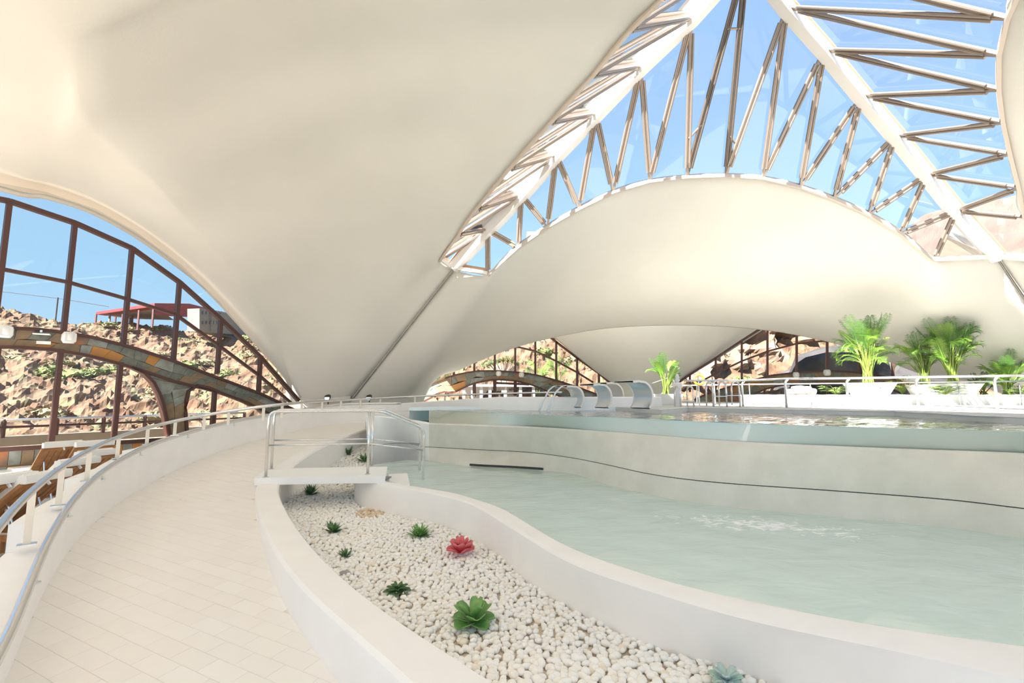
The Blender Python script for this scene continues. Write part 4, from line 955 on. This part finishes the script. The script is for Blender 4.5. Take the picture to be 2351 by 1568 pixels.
def herb(base, r, n, label, mat, seed, h=.35):
    rnd = random.Random(seed); t = thing('leafy_plant', label, 'plant', base); st_ = MB()
    for k in range(n):
        a = rnd.uniform(0, 6.28); rr = r*rnd.uniform(.3, 1); z = h*rnd.uniform(.35, 1); e_ = np.array([math.cos(a)*rr, math.sin(a)*rr*.8, z]); st_.tube([np.zeros(3), e_*np.array([.4, .4, .6]), e_], .006, 5)
        lf = MB(); 
        for j in range(7):
            b = a+(j-3)*.42; l = .14*(1.2-abs(j-3)*.15); d = np.array([math.cos(b), math.sin(b), -.2])*l; s_ = np.array([-math.sin(b), math.cos(b), 0])*l*.2; lf.add([e_, e_+d*.5-s_, e_+d, e_+d*.5+s_], [(0, 1, 2, 3)])
        obj('leaf', lf, mat, t, local=True)
    obj('stems', st_, cane, t, local=True)
yg = M('herb_yellow', (.28, .34, .03), .5, col2=(.18, .27, .03), scale=6); lg = M('herb_green', (.13, .26, .04), .5, col2=(.2, .3, .08), scale=6)
herb(at(2072, 15.3, zpl), .42, 26, 'yellow green lacy plant between the two palm pots', yg, 1, .62); herb(at(1918, 15.4, zpl), .42, 40, 'rounded green plant left of the big palm pot', lg, 2, .3)
herb(at(2170, 14.9, zpl), .5, 50, 'trailing pale green plant in front of the right palm pot', lg, 3, .28); herb(at(2340, 15.0, zpl), .4, 26, 'short green plant at the foot of the right edge palm', lg, 4, .3)
# rolled towels and white loungers on the deck
p = W(1843, 905, 16.6); t = thing('towel_pile', 'heap of white towels on the planter box in front of the grey boulder', 'towel', (p[0], p[1], zpl))
for k, (dx, dz, r_) in enumerate(((-.22, .0, .12), (.12, .0, .14), (-.03, .12, .11))):
    obj('towel', MB().sweep([(dx-.3, 0, dz+r_*.8), (dx, .02, dz+r_), (dx+.3, 0, dz+r_*.7)], [(r_*math.cos(a), r_*.8*math.sin(a)) for a in np.linspace(0, 5.76, 12)]), cushion, t, smooth=True, local=True)

# spotlights at the shell foot
for x, lab in ((753, 'round floor spotlight at the shell foot, left of the joint line'), (848, 'round floor spotlight at the shell foot, right of the joint line')):
    p = W(x, 913, 15.9); t = thing('spotlight', lab, 'spotlight', p)
    obj('lamp_head', MB().tube([p+np.array([0, .1, .05]), p+np.array([0, -.05, 0]), p+np.array([0, -.08, -.01])], [.06, .10, .10], 14), dark, t, smooth=40); obj('lens', MB().tube([p+np.array([0, -.085, -.01]), p+np.array([0, -.09, -.01])], .085, 14), steelb, t); obj('bracket', MB().tube([p, p+np.array([0, .05, -.35])], .02, 6), dark, t)

# ================================================================= OUTSIDE
# balcony wall and rail beyond left window
def TO(x, y): return PLN(x, y, -20.4, .631)
a, b = TO(-300, 1010), TO(560, 975)
bw = struct(obj('trim_3', MB().slab([(a[0], a[1], -2.6), (b[0], b[1], -2.6), (b[0], b[1], -1.03), (a[0], a[1], -1.03)], noff*.25), cream)); bw['label'] = 'cream balcony wall outside the left window'
t = thing('balcony_rail', 'dark two bar railing outside above the cream balcony wall', 'railing', (a[0], a[1], -1.03))
for z_, r_ in ((-.62, .03), (-.80, .03)): obj('rail', MB().tube([(a[0], a[1], z_), (b[0], b[1], z_)], r_, 8), bronze if z_ < -.7 else steelb, t, smooth=True)
for k in range(9): p = lerp(a, b, k/8); obj('post', MB().box((p[0], p[1], -.83), (.07, .07, .46)), bronze, t)
rockm = bpy.data.materials.new('hillside_rock'); rockm.use_nodes = True; t_ = rockm.node_tree; b_ = t_.nodes['Principled BSDF']; b_.inputs['Roughness'].default_value = .95
tx = t_.nodes.new('ShaderNodeTexCoord'); n1 = t_.nodes.new('ShaderNodeTexNoise'); n1.inputs['Scale'].default_value = .8; n1.inputs['Detail'].default_value = 10; n1.inputs['Roughness'].default_value = .65
r1 = t_.nodes.new('ShaderNodeValToRGB'); E1 = r1.color_ramp.elements; E1[0].position = .32; E1[0].color = (.08, .037, .02, 1); E1[1].position = .72; E1[1].color = (.24, .165, .105, 1); q = E1.new(.46); q.color = (.155, .085, .048, 1); q = E1.new(.58); q.color = (.20, .125, .075, 1)
n2 = t_.nodes.new('ShaderNodeTexNoise'); n2.inputs['Scale'].default_value = .9; n2.inputs['Detail'].default_value = 8; r2 = t_.nodes.new('ShaderNodeValToRGB'); r2.color_ramp.elements[0].position = .54; r2.color_ramp.elements[1].position = .64
mixc = t_.nodes.new('ShaderNodeMixRGB'); mixc.inputs[2].default_value = (.185, .16, .08, 1); vo = t_.nodes.new('ShaderNodeTexVoronoi'); vo.inputs['Scale'].default_value = 1.3
bp = t_.nodes.new('ShaderNodeBump'); bp.inputs['Strength'].default_value = .8; bp.inputs['Distance'].default_value = .5
for s_ in (n1, n2, vo): t_.links.new(tx.outputs['Object'], s_.inputs['Vector'])
t_.links.new(n1.outputs[0], r1.inputs[0]); t_.links.new(n2.outputs[0], r2.inputs[0]); t_.links.new(r2.outputs[0], mixc.inputs[0]); t_.links.new(r1.outputs[0], mixc.inputs[1]); t_.links.new(mixc.outputs[0], b_.inputs['Base Color'])
t_.links.new(vo.outputs['Distance'], bp.inputs['Height']); t_.links.new(bp.outputs[0], b_.inputs['Normal'])
Eaz = [(-85, .20), (-55, .20), (-48, .19), (-43, .165), (-38, .150), (-32, .146), (-29, .16), (-24, .165), (-12, .15), (0, .15), (20, .19), (30, .20), (45, .20), (75, .2)]
def hill_z(az, r):
    E_ = float(np.interp(az, [a for a, _ in Eaz], [b for _, b in Eaz])); Y1 = math.cos(math.radians(az))
    r0, r1_ = 27, (62 if az < -22 else 46 if az > 0 else 62-(az+22)/22*16); zt_ = E_*r1_*max(Y1, .3)
    s_ = min(max((r-r0)/(r1_-r0), 0), 1); return -2.4+(zt_+2.4)*(s_**.85)
rows = []
for i, az in enumerate(np.linspace(-84, 64, 620)):
    row = []; ca_, sa_ = math.cos(math.radians(az)), math.sin(math.radians(az))
    for r in np.r_[np.linspace(26, 66, 150), [72, 85]]:
        x, y = r*sa_, r*ca_; z = hill_z(az, r); v = Vector((x*.45, y*.45, 0)); s_ = min(1, (r-26)/6)
        nz = noise.turbulence(v*2.2, 4, False)*.6+noise.noise(v*.5)*.8+noise.turbulence(v*7+Vector((9, 3, 1)), 2, True)*.12
        cr = abs(noise.noise(v*2.2+Vector((5, 5, 0))))*.5
        if r > 70: nz = cr = 0; z -= 1.5
        row.append((x, y, z+(nz-.5-cr)*s_*(.9 if az < -20 else 1.3)))
    rows.append(row)
hill = struct(obj('hillside', MB().loft(rows), rockm, smooth=False)); hill['label'] = 'dry rocky hillside outside the windows'
# distant mountain at right
mtm = M('mountain_rock', (.17, .105, .085), .95, col2=(.11, .068, .055), scale=.05, detail=10, bump=.6, bscale=.3)
Em = [(30, .0), (37, .22), (39.6, .33), (41, .372), (43, .40), (46, .43), (50, .47), (56, .46), (66, .40), (76, .25)]
rows = []
for az in np.linspace(30, 76, 260):
    E_ = float(np.interp(az, [a for a, _ in Em], [b for _, b in Em])); row = []
    for r in np.linspace(90, 190, 70):
        ca_, sa_ = math.cos(math.radians(az)), math.sin(math.radians(az)); s_ = (r-90)/100
        z = E_*190*ca_*s_**1.0; v = Vector((r*sa_*.05, r*ca_*.05, 0)); row.append((r*sa_, r*ca_, z+noise.turbulence(v, 5, False)*5*s_-2.5*s_+abs(noise.noise(v*4))*2.5*s_))
    rows.append(row)
mt = struct(obj('mountain', MB().loft(rows), mtm)); mt['label'] = 'bare pink mountain seen through the right of the skylight'
# shrubs on the hillside
shm = M('shrub_leaves', (.20, .22, .07), .9, col2=(.12, .15, .05), scale=2); shm2 = M('dry_shrub', (.27, .23, .13), .9, col2=(.2, .165, .09), scale=2)
def shrub_mesh(seed, mat):
    rnd = random.Random(seed); mb = MB()
    for k in range(150):
        a = rnd.uniform(0, 6.28); e_ = math.asin(rnd.uniform(0, 1)); r = rnd.uniform(.55, 1); c = np.array([math.cos(a)*math.cos(e_), math.sin(a)*math.cos(e_), math.sin(e_)*.7])*r
        d = np.array([rnd.uniform(-1, 1) for _ in range(3)])*.16; d2 = np.array([rnd.uniform(-1, 1) for _ in range(3)])*.10; mb.add([c-d, c+d2, c+d, c-d2], [(0, 1, 2, 3)])
    vs = jv*np.array([.72, .72, .5])+np.array([0, 0, .12]); mb.add(vs*(1+.2*np.array([noise.noise(Vector(v)*2+Vector((seed, 0, 0))) for v in jv]))[:, None], jF)
    me = mb.mesh('shrub'); me.materials.append(mat); return me
sms = [shrub_mesh(i, shm if i % 2 else shm2) for i in range(5)]
deps = bpy.context.evaluated_depsgraph_get(); rnd = random.Random(9)
from mathutils.bvhtree import BVHTree
bvh = BVHTree.FromPolygons([tuple(v) for v in hill.data.vertices.foreach_get and [tuple(v.co) for v in hill.data.vertices]], [tuple(p.vertices) for p in hill.data.polygons])
for k in range(130):
    az = rnd.choice([rnd.uniform(-50, -28), rnd.uniform(-50, -28), rnd.uniform(-13, 12), rnd.uniform(20, 35)]); r = rnd.uniform(31, 62 if az < -22 else 46)
    x, y = r*math.sin(math.radians(az)), r*math.cos(math.radians(az)); h = bvh.ray_cast(Vector((x, y, 60)), Vector((0, 0, -1)))
    if h[0] is None: continue
    o = bpy.data.objects.new('shrub', rnd.choice(sms)); COL.objects.link(o); o.location = (x, y, h[0].z-.15); s_ = rnd.uniform(.35, 1.0); o.scale = (s_*1.25, s_*1.25, s_*.8); o.rotation_euler = (0, 0, rnd.uniform(0, 6))
    o['label'] = 'low dry scrub bush growing on the rocky hillside'; o['category'] = 'bush'; o['group'] = 'scrub bushes on the hillside'
def hz(px, Y):
    p = W(px, 800, Y); h = bvh.ray_cast(Vector((p[0], p[1], 60)), Vector((0, 0, -1))); return h[0].z if h[0] else 0
# red roofed canopy, beige building, pole
Yc = 46; c1 = W(222, 712, Yc); 
redm = M('red_roof', (.24, .035, .04), .6); bld = M('beige_block', (.23, .205, .165), .8, noise_=.1)
colm = M('canopy_column', (.16, .07, .07), .6)
t = thing('canopy', 'red roofed open steel canopy on the hilltop', 'canopy', (c1[0], c1[1], 5))
pts = [W(221, 716, 47), W(355, 697, 43), W(462, 712, 47), W(330, 722, 53)]
def q3(x, y, Y): return W(x, y, Y)
obj('roof', MB().slab([q3(221, 716, 46), q3(355, 696, 43), q3(355, 703, 43), q3(221, 722, 46)], (.3, .8, 0)), redm, t); 
obj('end_wall', MB().slab([q3(355, 696, 43), q3(435, 697, 46), q3(470, 706, 48), q3(470, 728, 48), q3(355, 722, 43)], (-.3, .5, 0)), redm, t)
obj('roof_underside', MB().add([q3(221, 721, 46), q3(355, 703, 43), q3(400, 735, 52), q3(300, 732, 52)], [(0, 1, 2, 3)]), M('roof_deck', (.35, .30, .28), .8), t)
for x, y0, y1, Yq in [(221, 720, 733, 46), (253, 717, 738, 46), (266, 722, 740, 50), (283, 715, 742, 45), (305, 720, 745, 48), (320, 708, 748, 44), (353, 704, 742, 43), (300, 722, 740, 50)]:
    p = q3(x, y0, Yq); o_ = q3(x, y1+10, Yq); obj('column', MB().box((p[0], p[1], (p[2]+o_[2])/2), (.13, .13, p[2]-o_[2])), colm if x != 253 else bld, t)
t = thing('building', 'beige block house with small windows beside the red canopy', 'building', q3(450, 756, 44))
obj('wall', MB().slab([q3(430, 760, 42), q3(458, 762, 40), q3(458, 708, 40), q3(430, 709, 42)], (.5, 6, 0)), bld, t); obj('wall', MB().slab([q3(458, 762, 40), q3(545, 768, 44), q3(545, 722, 44), q3(458, 706, 40)], (-.6, 5, 0)), bld, t)
winm = M('dark_window', (.12, .10, .13), .3)
for yy in (718, 741):
    for x in (465, 473, 481, 489, 497, 505): p = q3(x, yy, 40+(x-458)/87*4); obj('window', MB().box(p+np.array([0, -.05, 0]), (.24, .1, .28)), winm, t)
obj('pilaster', MB().box(q3(487, 735, 41.2)+np.array([0, -.1, 0]), (.2, .2, 2.0)), bld, t)
p = q3(133, 683, 50); t = thing('utility_pole', 'thin utility pole on the skyline', 'pole', (p[0], p[1], hz(133, 50)-.3)); obj('shaft', MB().tube([(p[0], p[1], hz(133, 50)-.3), tuple(p)], .07, 6), dark, t)
t = thing('overhead_wire', 'thin power cable sagging across the sky', 'cable', q3(0, 668, 50)); obj('cable', MB().tube(spline([q3(-60, 662, 50), q3(0, 669, 50), q3(133, 685, 50), q3(250, 704, 50)], 6), .03, 4), dark, t)
# dragon tree and palms behind rear left window
t = thing('dragon_tree', 'round headed dragon tree behind the rear left window', 'tree', W(1155, 868, 30)); p0 = W(1155, 868, 30)
for k in range(9):
    a = -1.1+k*.28; e_ = p0+np.array([math.sin(a)*1.0, random.uniform(-.5, .5), .55+math.cos(a)*.45]); obj('branch', MB().tube([p0+np.array([0, 0, -.9]), lerp(p0, e_, .5), e_], [.09, .06, .05], 6), M('pale_bark', (.55, .45, .36), .9), t)
    mb = MB()
    for j in range(60):
        b = random.uniform(0, 6.28); el_ = random.uniform(-.2, 1.5); d = np.array([math.cos(b)*math.cos(el_), math.sin(b)*math.cos(el_), math.sin(el_)])*random.uniform(.35, .55); s_ = np.array([-math.sin(b), math.cos(b), 0])*.02; mb.add([e_-s_, e_+s_, e_+d], [(0, 1, 2)])
    obj('leaf_rosette', mb, shm, t)
for (x, y, Y_, H_, lab, sd_) in [(1280, 905, 29, 2.4, 'drooping palm right of the dragon tree outside', 21), (1010, 905, 29, 1.2, 'small palm left of the dragon tree outside', 22), (1235, 905, 30, 1.9, 'palm close behind the rear left window mullion', 23)]:
    palm(W(x, y, Y_), H_, 14, lab, None, .3, sd_, 1.2)
# white pergola house beyond
t = thing('pavilion', 'white pergola building beyond the rear left window', 'building', W(1120, 915, 31))
obj('roof', MB().box(W(1150, 886, 31), (5.2, 2.5, .14)), whitep, t); obj('back_wall', MB().box(W(1150, 900, 32), (5.0, .2, .9)), whitep, t)
for x in (1065, 1085, 1105, 1125, 1160, 1195, 1225): p = W(x, 900, 30); obj('column', MB().box(p, (.18, .18, .8)), whitep, t)
# grey boulder and terrace wall beyond rear right window
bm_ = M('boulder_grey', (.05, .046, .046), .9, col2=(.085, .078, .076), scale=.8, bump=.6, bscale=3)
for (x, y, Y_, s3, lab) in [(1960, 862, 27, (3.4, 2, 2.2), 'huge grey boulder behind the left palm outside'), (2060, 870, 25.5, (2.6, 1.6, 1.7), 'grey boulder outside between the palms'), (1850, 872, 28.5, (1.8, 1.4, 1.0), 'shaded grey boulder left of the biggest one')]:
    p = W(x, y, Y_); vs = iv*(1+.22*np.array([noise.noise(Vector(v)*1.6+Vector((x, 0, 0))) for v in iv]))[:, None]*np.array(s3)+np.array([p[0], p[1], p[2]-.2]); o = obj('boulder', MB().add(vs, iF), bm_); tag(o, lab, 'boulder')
crag = M('crag_pink', (.30, .205, .15), .95, col2=(.21, .13, .085), scale=.7, bump=.9, bscale=1.5, detail=10)
rows = []
for i in range(110):
    x_ = 1560+i*6; row = []
    for k in range(40):
        z = -1.5+k*.27; r_ = ray(x_, 850); Y_ = 30+k*.12; v = Vector((x_*.02, z*.7, 0)); d = noise.turbulence(v, 5, False)*1.6; p = r_*Y_/r_[1]; row.append((p[0], Y_+d*1.5, z))
    rows.append(row)
cg = struct(obj('rock_face', MB().loft(rows), crag)); cg['label'] = 'pink rock face outside the rear right window'
